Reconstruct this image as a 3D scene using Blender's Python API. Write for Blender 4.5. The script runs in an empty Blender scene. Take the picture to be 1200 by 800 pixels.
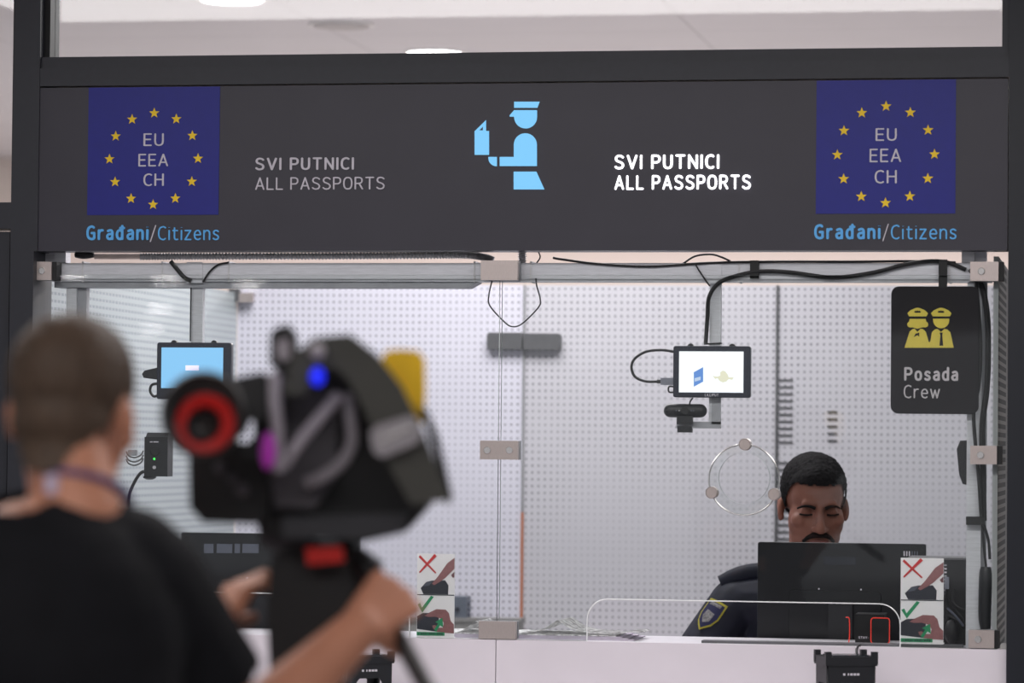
import bpy, bmesh, math, random
import numpy as np
from mathutils import Vector, Matrix
random.seed(7)
S = bpy.context.scene
C = S.collection
PI = math.pi

# ------------------------------------------------------------------ camera
F_PX, DIST, EYE = 4050.0, 8.45, 1.56
YAW, PITCH, ROLL = 0.17906409, 0.03088444, 0.00950371
Z = Vector((0, 0, 1))
FWD = Vector((-math.sin(YAW), math.cos(YAW), 0))
RGT = Vector((math.cos(YAW), math.sin(YAW), 0))
D3 = FWD * math.cos(PITCH) + Z * math.sin(PITCH)
U0 = Z * math.cos(PITCH) - FWD * math.sin(PITCH)
R3 = RGT * math.cos(ROLL) + U0 * math.sin(ROLL)
U3 = U0 * math.cos(ROLL) - RGT * math.sin(ROLL)
CAM = Vector((DIST * math.sin(YAW), -DIST * math.cos(YAW), EYE))
cd = bpy.data.cameras.new('camera')
cam = bpy.data.objects.new('camera', cd)
C.objects.link(cam)
m = Matrix((R3, U3, -D3)).transposed().to_4x4()
m.translation = CAM
cam.matrix_world = m
cd.sensor_width = 36
cd.lens = 36 * F_PX / 1200
cd.clip_end = 100
cd.dof.use_dof = True
cd.dof.focus_distance = 8.55
cd.dof.aperture_fstop = 2.7
S.camera = cam

S.view_settings.view_transform = 'Standard'
S.view_settings.look = 'None'
S.view_settings.gamma = 1
S.view_settings.use_curve_mapping = False
S.view_settings.exposure = 0.0

# ------------------------------------------------------------------ light
w = bpy.data.worlds.new('hall_ambient')
S.world = w
w.use_nodes = True
w.node_tree.nodes['Background'].inputs[0].default_value = (0.93, 0.95, 1.0, 1)
w.node_tree.nodes['Background'].inputs[1].default_value = 0.6


def area(name, loc, sx, sy, power, color=(1, 1, 1)):
    l = bpy.data.lights.new(name, 'AREA')
    l.shape = 'RECTANGLE'
    l.size, l.size_y = sx, sy
    l.energy = power
    l.color = color
    o = bpy.data.objects.new(name, l)
    C.objects.link(o)
    o.location = loc
    return o


area('booth_ceiling_light', (-0.2, 1.15, 2.97), 1.8, 0.9, 53, (1, 0.98, 1.0))
area('back_room_ceiling_light', (-0.8, 5.2, 2.97), 6.0, 1.2, 500, (1, 0.96, 0.94))
area('hall_ceiling_light', (0.4, -2.4, 2.97), 5.0, 0.6, 110, (1, 0.97, 0.96))
area('hall_rear_ceiling_light', (0.4, -6.3, 2.97), 5.0, 1.0, 95, (1, 0.97, 0.96))

# ------------------------------------------------------------------ helpers


def P(px, py, y=0.0):
    """world point of a photograph pixel on the plane at depth y behind the facade"""
    v = R3 * ((px - 600) / F_PX) - U3 * ((py - 400) / F_PX) + D3
    return CAM + v * ((y - CAM.y) / v.y)


def PD(px, py, d):
    v = R3 * ((px - 600) / F_PX) - U3 * ((py - 400) / F_PX) + D3
    return CAM + v * d


def lin(c):
    return tuple(((x / 255) / 12.92 if x / 255 <= 0.04045 else ((x / 255 + 0.055) / 1.055) ** 2.4) for x in c)


MATS = {}


def mat(name, rgb, rough=0.5, metal=0.0, spec=0.5, var=0.06, scale=40, emit=None, estr=0.0, bump=0.0, stretch=(1, 1, 1)):
    """plain surface with a little procedural variation of its own"""
    if name in MATS:
        return MATS[name]
    mt = bpy.data.materials.new(name)
    mt.use_nodes = True
    nt = mt.node_tree
    b = nt.nodes['Principled BSDF']
    c = lin(rgb)
    tc = nt.nodes.new('ShaderNodeTexCoord')
    mp = nt.nodes.new('ShaderNodeMapping')
    mp.inputs['Scale'].default_value = stretch
    nz = nt.nodes.new('ShaderNodeTexNoise')
    nz.inputs['Scale'].default_value = scale
    nz.inputs['Detail'].default_value = 3
    rp = nt.nodes.new('ShaderNodeValToRGB')
    rp.color_ramp.elements[0].position = 0.3
    rp.color_ramp.elements[1].position = 0.7
    rp.color_ramp.elements[0].color = tuple(x * (1 - var) for x in c) + (1,)
    rp.color_ramp.elements[1].color = tuple(min(1, x * (1 + var)) for x in c) + (1,)
    L = nt.links.new
    L(tc.outputs['Object'], mp.inputs[0])
    L(mp.outputs[0], nz.inputs['Vector'])
    L(nz.outputs['Fac'], rp.inputs[0])
    L(rp.outputs[0], b.inputs['Base Color'])
    b.inputs['Roughness'].default_value = rough
    b.inputs['Metallic'].default_value = metal
    b.inputs['Specular IOR Level'].default_value = spec
    if bump:
        bp = nt.nodes.new('ShaderNodeBump')
        bp.inputs['Strength'].default_value = bump
        bp.inputs['Distance'].default_value = 0.002
        L(nz.outputs['Fac'], bp.inputs['Height'])
        L(bp.outputs[0], b.inputs['Normal'])
    if emit:
        b.inputs['Emission Color'].default_value = lin(emit) + (1,)
        b.inputs['Emission Strength'].default_value = estr
    MATS[name] = mt
    return mt


def math_node(nt, op, a, b=None):
    n = nt.nodes.new('ShaderNodeMath')
    n.operation = op
    for i, v in enumerate((a, b)):
        if v is None:
            continue
        if isinstance(v, (int, float)):
            n.inputs[i].default_value = v
        else:
            nt.links.new(v, n.inputs[i])
    return n.outputs[0]


def dot_mat(name, base, dot, axis, pu, pv, du, dv, u0=0.0, v0=0.0, fade=True):
    """white printed film with a grid of small dark squares"""
    mt = bpy.data.materials.new(name)
    mt.use_nodes = True
    nt = mt.node_tree
    b = nt.nodes['Principled BSDF']
    tc = nt.nodes.new('ShaderNodeTexCoord')
    sp = nt.nodes.new('ShaderNodeSeparateXYZ')
    nt.links.new(tc.outputs['Object'], sp.inputs[0])

    def cell(src, off, pitch, size):
        t = math_node(nt, 'DIVIDE', math_node(nt, 'ADD', src, off + 100 * pitch), pitch)
        fr = math_node(nt, 'FRACT', t)
        d = math_node(nt, 'ABSOLUTE', math_node(nt, 'SUBTRACT', fr, 0.5))
        return math_node(nt, 'LESS_THAN', d, size / pitch / 2)
    a = cell(sp.outputs[axis], u0, pu, du)
    c = cell(sp.outputs['Z'], v0, pv, dv)
    mask = math_node(nt, 'MULTIPLY', a, c)
    if fade:  # noise thins the dots, imitating reflections and whatever lies behind the glass
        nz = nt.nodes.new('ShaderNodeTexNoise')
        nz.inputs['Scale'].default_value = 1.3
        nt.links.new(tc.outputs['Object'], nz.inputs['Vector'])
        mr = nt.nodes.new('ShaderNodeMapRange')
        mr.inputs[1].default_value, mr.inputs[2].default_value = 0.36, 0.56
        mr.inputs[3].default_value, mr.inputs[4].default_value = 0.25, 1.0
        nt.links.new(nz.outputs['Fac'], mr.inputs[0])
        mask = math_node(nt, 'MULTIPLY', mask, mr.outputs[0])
    mx = nt.nodes.new('ShaderNodeMix')
    mx.data_type = 'RGBA'
    nt.links.new(mask, mx.inputs[0])
    mx.inputs[6].default_value = lin(base) + (1,)
    mx.inputs[7].default_value = lin(dot) + (1,)
    nt.links.new(mx.outputs[2], b.inputs['Base Color'])
    b.inputs['Roughness'].default_value = 0.25
    b.inputs['Specular IOR Level'].default_value = 0.4
    return mt


def glass_mat(name, tint=(0.975, 0.985, 0.98), ior=1.34):
    mt = bpy.data.materials.new(name)
    mt.use_nodes = True
    nt = mt.node_tree
    nt.nodes.remove(nt.nodes['Principled BSDF'])
    out = nt.nodes['Material Output']
    tr = nt.nodes.new('ShaderNodeBsdfTransparent')
    tr.inputs[0].default_value = tint + (1,)
    gl = nt.nodes.new('ShaderNodeBsdfGlossy')
    gl.inputs['Roughness'].default_value = 0.015
    fr = nt.nodes.new('ShaderNodeFresnel')
    fr.inputs[0].default_value = ior
    mx = nt.nodes.new('ShaderNodeMixShader')
    nt.links.new(fr.outputs[0], mx.inputs[0])
    nt.links.new(tr.outputs[0], mx.inputs[1])
    nt.links.new(gl.outputs[0], mx.inputs[2])
    nt.links.new(mx.outputs[0], out.inputs[0])
    return mt


def where(o):
    v = Vector((0, 0, 0))
    while o:
        v += o.location
        o = o.parent
    return v


def link(name, me, material, parent=None, smooth=False):
    """link a mesh given in world coordinates; a child is stored relative to its parent, a top-level one to its own base"""
    o = bpy.data.objects.new(name, me)
    C.objects.link(o)
    if parent is not None:
        o.parent = parent
        me.transform(Matrix.Translation(-where(parent)))
    else:
        n = len(me.vertices)
        co = np.empty(n * 3)
        me.vertices.foreach_get('co', co)
        co = co.reshape(-1, 3)
        b = Vector(((co[:, 0].min() + co[:, 0].max()) / 2, (co[:, 1].min() + co[:, 1].max()) / 2, co[:, 2].min()))
        me.transform(Matrix.Translation(-b))
        o.location = b
    ms = material if isinstance(material, (list, tuple)) else [material]
    if len(me.materials) == 0:
        for x in ms:
            me.materials.append(x)
    if smooth:
        me.polygons.foreach_set('use_smooth', [True] * len(me.polygons))
    return o


def obj(name, bm, material, parent=None, smooth=False, bevel=0.0, seg=2):
    if bevel:
        bmesh.ops.bevel(bm, geom=[e for e in bm.edges if e.is_manifold and e.calc_face_angle(0) > 0.6], offset=bevel, segments=seg, affect='EDGES', profile=0.5)
    bmesh.ops.recalc_face_normals(bm, faces=bm.faces)
    me = bpy.data.meshes.new(name)
    bm.to_mesh(me)
    bm.free()
    o = link(name, me, material, parent, smooth)
    if smooth:
        try:
            me.set_sharp_from_angle(angle=0.7)
        except Exception:
            pass
    return o


def thing(name, label, cat, loc, group=None):
    o = bpy.data.objects.new(name, None)
    C.objects.link(o)
    o.empty_display_size = 0.05
    o.location = loc
    return tag(o, label, cat, group)


def tag(o, label, cat, group=None):
    o['label'] = label
    o['category'] = cat
    if group:
        o['group'] = group
    return o


def struct(o):
    o['kind'] = 'structure'
    return o


def box(bm, x0, x1, y0, y1, z0, z1):
    v = [bm.verts.new(p) for p in ((x0, y0, z0), (x1, y0, z0), (x1, y1, z0), (x0, y1, z0), (x0, y0, z1), (x1, y0, z1), (x1, y1, z1), (x0, y1, z1))]
    for f in ((0, 3, 2, 1), (4, 5, 6, 7), (0, 1, 5, 4), (1, 2, 6, 5), (2, 3, 7, 6), (3, 0, 4, 7)):
        bm.faces.new([v[i] for i in f])
    return v


def bx(*b):
    bm = bmesh.new()
    for i in range(0, len(b), 6):
        box(bm, *b[i:i + 6])
    return bm


def pbox(bm, x0, x1, y0, y1, ya, yb):
    """box from a pixel rectangle at plane ya, reaching back to yb"""
    a, b = P(x0, y0, ya), P(x1, y1, ya)
    box(bm, a.x, b.x, ya, yb, b.z, a.z)


def pb(x0, x1, y0, y1, ya, yb):
    bm = bmesh.new()
    pbox(bm, x0, x1, y0, y1, ya, yb)
    return bm


def frame_of(axis):
    a = axis.normalized()
    t = Vector((0, 0, 1)) if abs(a.z) < 0.9 else Vector((1, 0, 0))
    u = a.cross(t).normalized()
    return u, a.cross(u).normalized(), a


def lathe(bm, c, axis, prof, n=24, caps=True):
    """profile of (distance along axis, radius)"""
    u, v, a = frame_of(Vector(axis))
    c = Vector(c)
    rings = []
    for h, r in prof:
        rings.append([bm.verts.new(c + a * h + (u * math.cos(2 * PI * i / n) + v * math.sin(2 * PI * i / n)) * max(r, 1e-5)) for i in range(n)])
    for p, q in zip(rings, rings[1:]):
        for i in range(n):
            bm.faces.new((p[i], p[(i + 1) % n], q[(i + 1) % n], q[i]))
    if caps:
        bm.faces.new(rings[0])
        bm.faces.new(rings[-1][::-1])
    return bm


def cyl(c, axis, r, h, n=24, edge=0.0):
    e = edge
    prof = [(0, r - e), (e, r), (h - e, r), (h, r - e)] if e else [(0, r), (h, r)]
    return lathe(bmesh.new(), c, axis, prof, n)


def smooth_path(pts, k=8):
    pts = [Vector(p) for p in pts]
    if len(pts) < 3:
        return [pts[0].lerp(pts[-1], i / k) for i in range(k + 1)]
    out = []
    q = [2 * pts[0] - pts[1]] + pts + [2 * pts[-1] - pts[-2]]
    for i in range(1, len(q) - 2):
        for j in range(k):
            t = j / k
            out.append(0.5 * ((2 * q[i]) + (q[i + 1] - q[i - 1]) * t + (2 * q[i - 1] - 5 * q[i] + 4 * q[i + 1] - q[i + 2]) * t * t + (3 * q[i] - q[i - 1] - 3 * q[i + 1] + q[i + 2]) * t ** 3))
    out.append(pts[-1])
    return out


def tube(bm, pts, r, n=8, k=8, smooth=True):
    path = smooth_path(pts, k) if smooth else [Vector(p) for p in pts]
    rr = r if callable(r) else (lambda t: r)
    prev = None
    rings = []
    for i, p in enumerate(path):
        d = (path[min(i + 1, len(path) - 1)] - path[max(i - 1, 0)]).normalized()
        if prev is None:
            u = frame_of(d)[0]
        else:
            u = (prev - d * prev.dot(d)).normalized()
        prev = u
        v = d.cross(u)
        rad = rr(i / (len(path) - 1))
        rings.append([bm.verts.new(p + (u * math.cos(2 * PI * j / n) + v * math.sin(2 * PI * j / n)) * rad) for j in range(n)])
    for a, b in zip(rings, rings[1:]):
        for j in range(n):
            bm.faces.new((a[j], a[(j + 1) % n], b[(j + 1) % n], b[j]))
    bm.faces.new(rings[0])
    bm.faces.new(rings[-1][::-1])
    return bm


def tb(pts, r, **k):
    return tube(bmesh.new(), pts, r, **k)


def round_rect(x0, x1, z0, z1, r, corners=(1, 1, 1, 1), n=6):
    """corners: bottom-left, bottom-right, top-right, top-left"""
    out = []
    for k, (cx, cz, a0) in enumerate(((x0 + r, z0 + r, PI), (x1 - r, z0 + r, 1.5 * PI), (x1 - r, z1 - r, 0), (x0 + r, z1 - r, PI / 2))):
        if corners[k]:
            out += [(cx + r * math.cos(a0 + PI / 2 * i / n), cz + r * math.sin(a0 + PI / 2 * i / n)) for i in range(n + 1)]
        else:
            out.append(((x0, x1, x1, x0)[k], (z0, z0, z1, z1)[k]))
    return out


def flat_mesh(loops, y, thick, bevel=0.0):
    """filled outline (with holes) in the x-z plane, front face at y, going back by thick"""
    cu = bpy.data.curves.new('outline', 'CURVE')
    cu.dimensions = '2D'
    cu.fill_mode = 'BOTH'
    cu.extrude = max(thick / 2 - bevel, 1e-5)
    cu.bevel_depth = bevel
    cu.bevel_resolution = 1
    if bevel:
        cu.offset = -bevel
    for lp in loops:
        s = cu.splines.new('POLY')
        s.points.add(len(lp) - 1)
        for p, (x, z) in zip(s.points, lp):
            p.co = (x, z, 0, 1)
        s.use_cyclic_u = True
    o = bpy.data.objects.new('outline', cu)
    me = bpy.data.meshes.new_from_object(o)
    bpy.data.objects.remove(o)
    bpy.data.curves.remove(cu)
    me.transform(Matrix.Translation((0, y + thick / 2, 0)) @ Matrix.Rotation(PI / 2, 4, 'X'))
    return me


def plate(name, loops, y, thick, material, parent=None, bevel=0.0):
    return link(name, flat_mesh(loops, y, thick, bevel), material, parent)


def pp(pts, y):
    return [(P(a, b, y).x, P(a, b, y).z) for a, b in pts]


def pplate(name, loops, y, thick, material, parent=None, bevel=0.0):
    return plate(name, [pp(l, y) for l in loops], y, thick, material, parent, bevel)


# a plain monoline sans: every glyph is a list of strokes (curved 's', straight 'l', closed ring 'o'), cap height 1
def _sup(w, h, n=28, k=2.5):
    r = []
    for i in range(n):
        t = 2 * PI * i / n
        c, s_ = math.cos(t), math.sin(t)
        r.append((w / 2 + w / 2 * math.copysign(abs(c) ** (2 / k), c), h / 2 + h / 2 * math.copysign(abs(s_) ** (2 / k), s_)))
    return r


_S = [(.54, .87), (.44, .96), (.28, 1.0), (.11, .95), (.03, .78), (.1, .61), (.28, .52), (.46, .42), (.55, .25), (.47, .06), (.28, 0), (.12, .03), (.01, .12)]
_BOWL = [(.42, .52), (.34, .66), (.21, .7), (.06, .6), (0, .35), (.06, .1), (.21, 0), (.34, .04), (.42, .17)]
_C = [(.5, .92), (.42, .98), (.3, 1.0), (.1, .9), (.01, .68), (0, .5), (.01, .32), (.1, .1), (.3, 0), (.42, .02), (.5, .08)]
GLYPH = {
    'S': (.56, [('s', _S)]), 'V': (.62, [('l', [(0, 1), (.31, 0), (.62, 1)])]), 'I': (0, [('l', [(0, 0), (0, 1)])]),
    'P': (.52, [('l', [(0, 0), (0, 1)]), ('s', [(0, 1), (.2, 1), (.38, .98), (.5, .87), (.52, .73), (.5, .6), (.38, .48), (.2, .46), (0, .46)])]),
    'U': (.54, [('s', [(0, 1), (0, .7), (0, .35), (.06, .1), (.27, 0), (.48, .1), (.54, .35), (.54, .7), (.54, 1)])]),
    'T': (.58, [('l', [(0, 1), (.58, 1)]), ('l', [(.29, 1), (.29, 0)])]), 'N': (.56, [('l', [(0, 0), (0, 1), (.56, 0), (.56, 1)])]),
    'C': (.5, [('s', _C)]), 'A': (.62, [('l', [(0, 0), (.31, 1), (.62, 0)]), ('l', [(.1, .3), (.52, .3)])]), 'L': (.46, [('l', [(0, 1), (0, 0), (.46, 0)])]),
    'O': (.62, [('o', _sup(.62, 1))]), 'R': (.56, [('l', [(0, 0), (0, 1)]), ('s', [(0, 1), (.2, 1), (.38, .98), (.5, .87), (.52, .74), (.5, .61), (.38, .5), (.2, .48), (0, .48)]), ('l', [(.3, .48), (.56, 0)])]),
    'E': (.47, [('l', [(.47, 1), (0, 1), (0, 0), (.47, 0)]), ('l', [(0, .52), (.42, .52)])]), 'H': (.55, [('l', [(0, 0), (0, 1)]), ('l', [(.55, 0), (.55, 1)]), ('l', [(0, .52), (.55, .52)])]),
    'G': (.54, [('s', _C[:-1] + [(.46, .02), (.54, .08)]), ('l', [(.54, .08), (.54, .48), (.33, .48)])]), 'Y': (.58, [('l', [(0, 1), (.29, .48), (.58, 1)]), ('l', [(.29, .48), (.29, 0)])]),
    '-': (.3, [('l', [(0, .4), (.3, .4)])]), '/': (.34, [('l', [(0, -.12), (.34, 1.06)])]),
    'r': (.3, [('l', [(0, 0), (0, .7)]), ('s', [(0, .46), (.07, .62), (.19, .7), (.3, .7)])]),
    'a': (.4, [('s', [(.05, .64), (.2, .7), (.33, .67), (.4, .52), (.4, .26), (.4, 0)]), ('s', [(.4, .42), (.22, .4), (.06, .34), (.0, .2), (.06, .05), (.2, 0), (.32, .05), (.4, .17)])]),
    'd': (.42, [('l', [(.42, 0), (.42, 1.04)]), ('s', _BOWL)]), 'đ': (.49, [('l', [(.42, 0), (.42, 1.04)]), ('s', _BOWL), ('l', [(.25, .88), (.56, .88)])]),
    'n': (.42, [('l', [(0, 0), (0, .7)]), ('s', [(0, .5), (.1, .65), (.24, .7), (.38, .62), (.42, .45), (.42, .2), (.42, 0)])]),
    'i': (0, [('l', [(0, 0), (0, .7)]), ('l', [(0, .93), (0, .96)])]),
    't': (.36, [('s', [(.12, .9), (.12, .5), (.12, .18), (.17, .03), (.28, 0), (.36, .02)]), ('l', [(0, .7), (.34, .7)])]),
    'z': (.42, [('l', [(0, .7), (.4, .7), (0, 0), (.42, 0)])]),
    'e': (.43, [('s', [(.02, .36), (.2, .36), (.43, .37), (.42, .52), (.34, .66), (.22, .7), (.06, .6), (0, .35), (.06, .1), (.22, 0), (.34, .02), (.41, .07)])]),
    's': (.38, [('s', [(x * .68, y * .7) for x, y in _S])]), 'o': (.45, [('o', _sup(.45, .7))]), 'w': (.66, [('l', [(0, .7), (.17, 0), (.33, .62), (.49, 0), (.66, .7)])]), ' ': (.12, [])}


def text(name, s, x0, x1, y0, y1, y, material, parent, weight=0.12, thick=0.0012):
    """lettering whose ink fills the pixel rectangle at plane y; weight is the stroke width in cap heights"""
    hw = weight / 2
    u = 0.0
    shapes_ = []
    for ch in s:
        wd, st = GLYPH[ch]
        for kind, pts in st:
            q = [(p.x, p.y) for p in smooth_path([Vector((a, b, 0)) for a, b in pts], 5)] if kind == 's' else list(pts)
            q = [(a + u, b) for a, b in q]
            if kind == 'o':
                q.append(q[0])
            for a, b in zip(q, q[1:]):
                dx, dy = b[0] - a[0], b[1] - a[1]
                L = math.hypot(dx, dy) or 1e-6
                nx, ny = -dy / L * hw, dx / L * hw
                shapes_.append([(a[0] - nx, a[1] - ny), (b[0] - nx, b[1] - ny), (b[0] + nx, b[1] + ny), (a[0] + nx, a[1] + ny)])
            for a in (q if kind == 'o' else q[1:-1]):
                shapes_.append([(a[0] + hw * math.cos(2 * PI * k / 14), a[1] + hw * math.sin(2 * PI * k / 14)) for k in range(14)])
            for e, f in (() if kind == 'o' else ((q[0], q[1]), (q[-1], q[-2]))):   # slightly softened stroke ends
                dx, dy = e[0] - f[0], e[1] - f[1]
                L = math.hypot(dx, dy) or 1e-6
                dx, dy = dx / L * hw, dy / L * hw
                k0 = 0.0 if ch == 'i' and pts[0][1] > .9 else 1.0
                shapes_.append([(e[0] + dy, e[1] - dx), (e[0] + dy * .6 + dx * .8 * k0, e[1] - dx * .6 + dy * .8 * k0), (e[0] - dy * .6 + dx * .8 * k0, e[1] + dx * .6 + dy * .8 * k0), (e[0] - dy, e[1] + dx)])
        u += wd + 0.15 + weight * 1.15
    allp = [p for l in shapes_ for p in l]
    lx, hx = min(p[0] for p in allp), max(p[0] for p in allp)
    lz, hz = min(p[1] for p in allp), max(p[1] for p in allp)
    a, b = P(x0, y1, y), P(x1, y0, y)
    bm = bmesh.new()
    for kk, l in enumerate(shapes_):
        yk = y - kk * 4e-6
        q = [(a.x + (p[0] - lx) / (hx - lx) * (b.x - a.x), a.z + (p[1] - lz) / (hz - lz) * (b.z - a.z)) for p in l]
        f_ = [bm.verts.new((x, yk, z)) for x, z in q]
        r_ = [bm.verts.new((x, y + thick, z)) for x, z in q]
        bm.faces.new(f_)
        bm.faces.new(r_[::-1])
        for k in range(len(q)):
            bm.faces.new((f_[k], r_[k], r_[(k + 1) % len(q)], f_[(k + 1) % len(q)]))
    return obj(name, bm, material, parent)


# organic shapes -----------------------------------------------------------


def cap_prim(bm, a, b, ra, rb, n=14):
    a, b = Vector(a), Vector(b)
    if (b - a).length < 1e-5:
        b = a + Vector((0, 0, 1e-4))
    h = (b - a).length
    prof = [(-ra * math.cos(t), ra * math.sin(t)) for t in [PI / 2 * i / 5 for i in range(0, 6)]]
    prof += [(h + rb * math.sin(t), rb * math.cos(t)) for t in [PI / 2 * i / 5 for i in range(0, 6)]]
    lathe(bm, a, b - a, prof, n)


def ell_prim(bm, c, r, rot=None, n=24):
    M = Matrix.Translation(Vector(c)) @ (rot.to_4x4() if rot else Matrix.Identity(4)) @ Matrix.Diagonal((r[0], r[1], r[2], 1))
    bmesh.ops.create_uvsphere(bm, u_segments=n, v_segments=n // 2, radius=1, matrix=M)


def organic(prims, voxel=0.006, smooth=6, inflate=0.0):
    bm = bmesh.new()
    for p in prims:
        if p[0] == 'c':
            cap_prim(bm, p[1], p[2], p[3] + inflate, p[4] + inflate)
        else:
            ell_prim(bm, p[1], [x + inflate for x in p[2]], p[3] if len(p) > 3 else None)
    bmesh.ops.recalc_face_normals(bm, faces=bm.faces)
    me = bpy.data.meshes.new('o')
    bm.to_mesh(me)
    bm.free()
    o = bpy.data.objects.new('o', me)
    C.objects.link(o)
    r = o.modifiers.new('r', 'REMESH')
    r.mode = 'VOXEL'
    r.voxel_size = voxel
    if smooth:
        s = o.modifiers.new('s', 'SMOOTH')
        s.iterations = smooth
        s.factor = 0.5
    dg = bpy.context.evaluated_depsgraph_get()
    out = bpy.data.meshes.new_from_object(o.evaluated_get(dg))
    bpy.data.objects.remove(o)
    bpy.data.meshes.remove(me)
    out.polygons.foreach_set('use_smooth', [True] * len(out.polygons))
    return out


def get_co(me):
    co = np.empty(len(me.vertices) * 3)
    me.vertices.foreach_get('co', co)
    return co.reshape(-1, 3)


def set_co(me, co):
    me.vertices.foreach_set('co', co.ravel())
    me.update()


def keep_verts(me, keep, thickness=0.0):
    """drop every vertex the mask leaves out, then give the remaining shell a thickness"""
    bm = bmesh.new()
    bm.from_mesh(me)
    bm.verts.ensure_lookup_table()
    bmesh.ops.delete(bm, geom=[v for v, k in zip(list(bm.verts), keep) if not k], context='VERTS')
    if thickness:
        bmesh.ops.solidify(bm, geom=bm.faces[:], thickness=thickness)
    bm.to_mesh(me)
    bm.free()
    me.polygons.foreach_set('use_smooth', [True] * len(me.polygons))
    return me


def hand_prims(wrist, fwd, palm, side, curl=(0.5, 0.7, 0.5), s=1.0, spread=0.06, thumb_close=0.5):
    """palm and five separate fingers; fwd runs wrist to knuckles, palm is the side the fingers curl to, side (+1/-1) is the thumb's side along fwd x palm"""
    f = Vector(fwd).normalized()
    p = Vector(palm)
    p = (p - f * p.dot(f)).normalized()
    t = f.cross(p) * side
    wv = Vector(wrist)
    pr = []
    fin = [(0.031, 0.088, (0.042, 0.026, 0.021), 0.0092), (0.010, 0.093, (0.047, 0.029, 0.022), 0.0096), (-0.012, 0.089, (0.043, 0.027, 0.021), 0.009), (-0.032, 0.080, (0.034, 0.020, 0.018), 0.008)]
    for k, (off, kl, segs, r) in enumerate(fin):
        base = wv + (f * 0.012 + t * off * 0.55) * s
        kn = wv + (f * kl + t * off - p * 0.006) * s
        pr.append(('c', base, kn, 0.0145 * s, 0.0115 * s))
        d = (f + t * (off * spread * 20)).normalized()
        a = kn
        rr = r * s
        for q, ln in enumerate(segs):
            ang = curl[q]
            d = (d * math.cos(ang) + p * math.sin(ang) * 1.0).normalized() if q == 0 else None or d
            if q > 0:
                ax = d.cross(p)
                perp = (p - d * p.dot(d))
                perp = perp.normalized() if perp.length > 0.05 else (-f)
                d = (d * math.cos(ang) + (Matrix.Rotation(0, 3, 'X') @ perp) * math.sin(ang)).normalized() if d.dot(p) < 0.93 else (d * math.cos(ang) - f * math.sin(ang)).normalized()
            b = a + d * ln * s
            pr.append(('c', a, b, rr, rr * 0.92))
            a, rr = b, rr * 0.92
    tb0 = wv + (f * 0.022 + t * 0.022 + p * 0.006) * s
    d1 = (f * 0.55 + t * 0.75 + p * (0.25 + 0.3 * thumb_close)).normalized()
    tb1 = tb0 + d1 * 0.044 * s
    d2 = (f * 0.8 + t * (0.45 - 0.5 * thumb_close) + p * (0.3 + 0.5 * thumb_close)).normalized()
    tb2 = tb1 + d2 * 0.033 * s
    d3 = (f * 0.8 + t * (0.2 - 0.6 * thumb_close) + p * (0.3 + 0.6 * thumb_close)).normalized()
    tb3 = tb2 + d3 * 0.025 * s
    pr += [('c', tb0, tb1, 0.016 * s, 0.0125 * s), ('c', tb1, tb2, 0.0115 * s, 0.0105 * s), ('c', tb2, tb3, 0.0105 * s, 0.009 * s)]
    return pr


# ------------------------------------------------------------------ materials
M_FRAME = mat('anthracite_powder_coat', (44, 45, 52), 0.45, 0, 0.4, 0.05, 60)
M_GROOVE = mat('black_rubber_seal', (14, 14, 17), 0.6)
M_FASCIA = mat('anthracite_sign_face', (57, 55, 64), 0.4, 0, 0.35, 0.04, 8)
M_EUBLUE = mat('deep_blue_film', (36, 39, 132), 0.4, 0, 0.3, 0.03)
M_STAR = mat('yellow_film', (250, 208, 24), 0.5)
M_GREYTXT = mat('unlit_grey_letter', (208, 203, 212), 0.5)
M_BLUETXT = mat('light_blue_film', (92, 178, 242), 0.5)
M_LIT = mat('lit_white_letter', (255, 255, 255), 0.5, emit=(250, 250, 255), estr=1.5)
M_LITBLUE = mat('lit_blue_symbol', (40, 70, 95), 0.5, emit=(126, 203, 250), estr=0.95)
M_ALU = mat('brushed_aluminium', (208, 209, 215), 0.4, 0.15, 0.5, 0.08, 30, stretch=(1, 1, 12))
M_ALUD = mat('dull_aluminium', (156, 157, 163), 0.45, 0.15, 0.5, 0.08, 30)
M_STEEL = mat('brushed_steel_clamp', (196, 184, 180), 0.35, 0.6, 0.5, 0.06, 80, stretch=(8, 1, 1))
M_BOLT = mat('polished_bolt', (225, 222, 220), 0.2, 0.8)
M_BLACK = mat('black_plastic', (24, 25, 30), 0.45, 0, 0.45, 0.06)
M_NAVYBLK = mat('blue_black_plastic', (30, 34, 50), 0.4, 0, 0.45, 0.05)
M_CABLE = mat('black_cable', (24, 24, 27), 0.55)
M_HOSE = mat('grey_conduit', (178, 177, 180), 0.5)
M_WHITE = mat('white_laminate', (228, 221, 228), 0.35, 0, 0.4, 0.015, 10)
M_WTOP = mat('white_laminate_top', (225, 222, 228), 0.3)
M_PAPER = mat('white_card', (250, 247, 250), 0.6, var=0.01)
M_REDX = mat('red_ink', (205, 40, 45), 0.6)
M_GRN = mat('green_ink', (40, 150, 100), 0.6)
M_PSKIN = mat('printed_skin', (150, 100, 102), 0.6, var=0.12, scale=120)
M_PSKIN2 = mat('printed_skin_shadow', (112, 72, 78), 0.6, var=0.12, scale=120)
M_PBLK = mat('printed_dark', (44, 46, 58), 0.6, var=0.15, scale=120)
M_PGREY = mat('printed_grey', (86, 90, 104), 0.6)
M_GLASS = glass_mat('front_glass')
M_GEDGE = mat('glass_edge', (150, 160, 160), 0.6, 0, 0.2)
M_GEDGED = mat('glass_edge_dark', (92, 108, 110), 0.25, 0, 0.6)
M_PATCH = mat('grey_door_fitting', (98, 98, 100), 0.45, 0.2)
M_ORANGE = mat('orange_lit_edge', (200, 120, 80), 0.4, 0.3)

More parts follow.
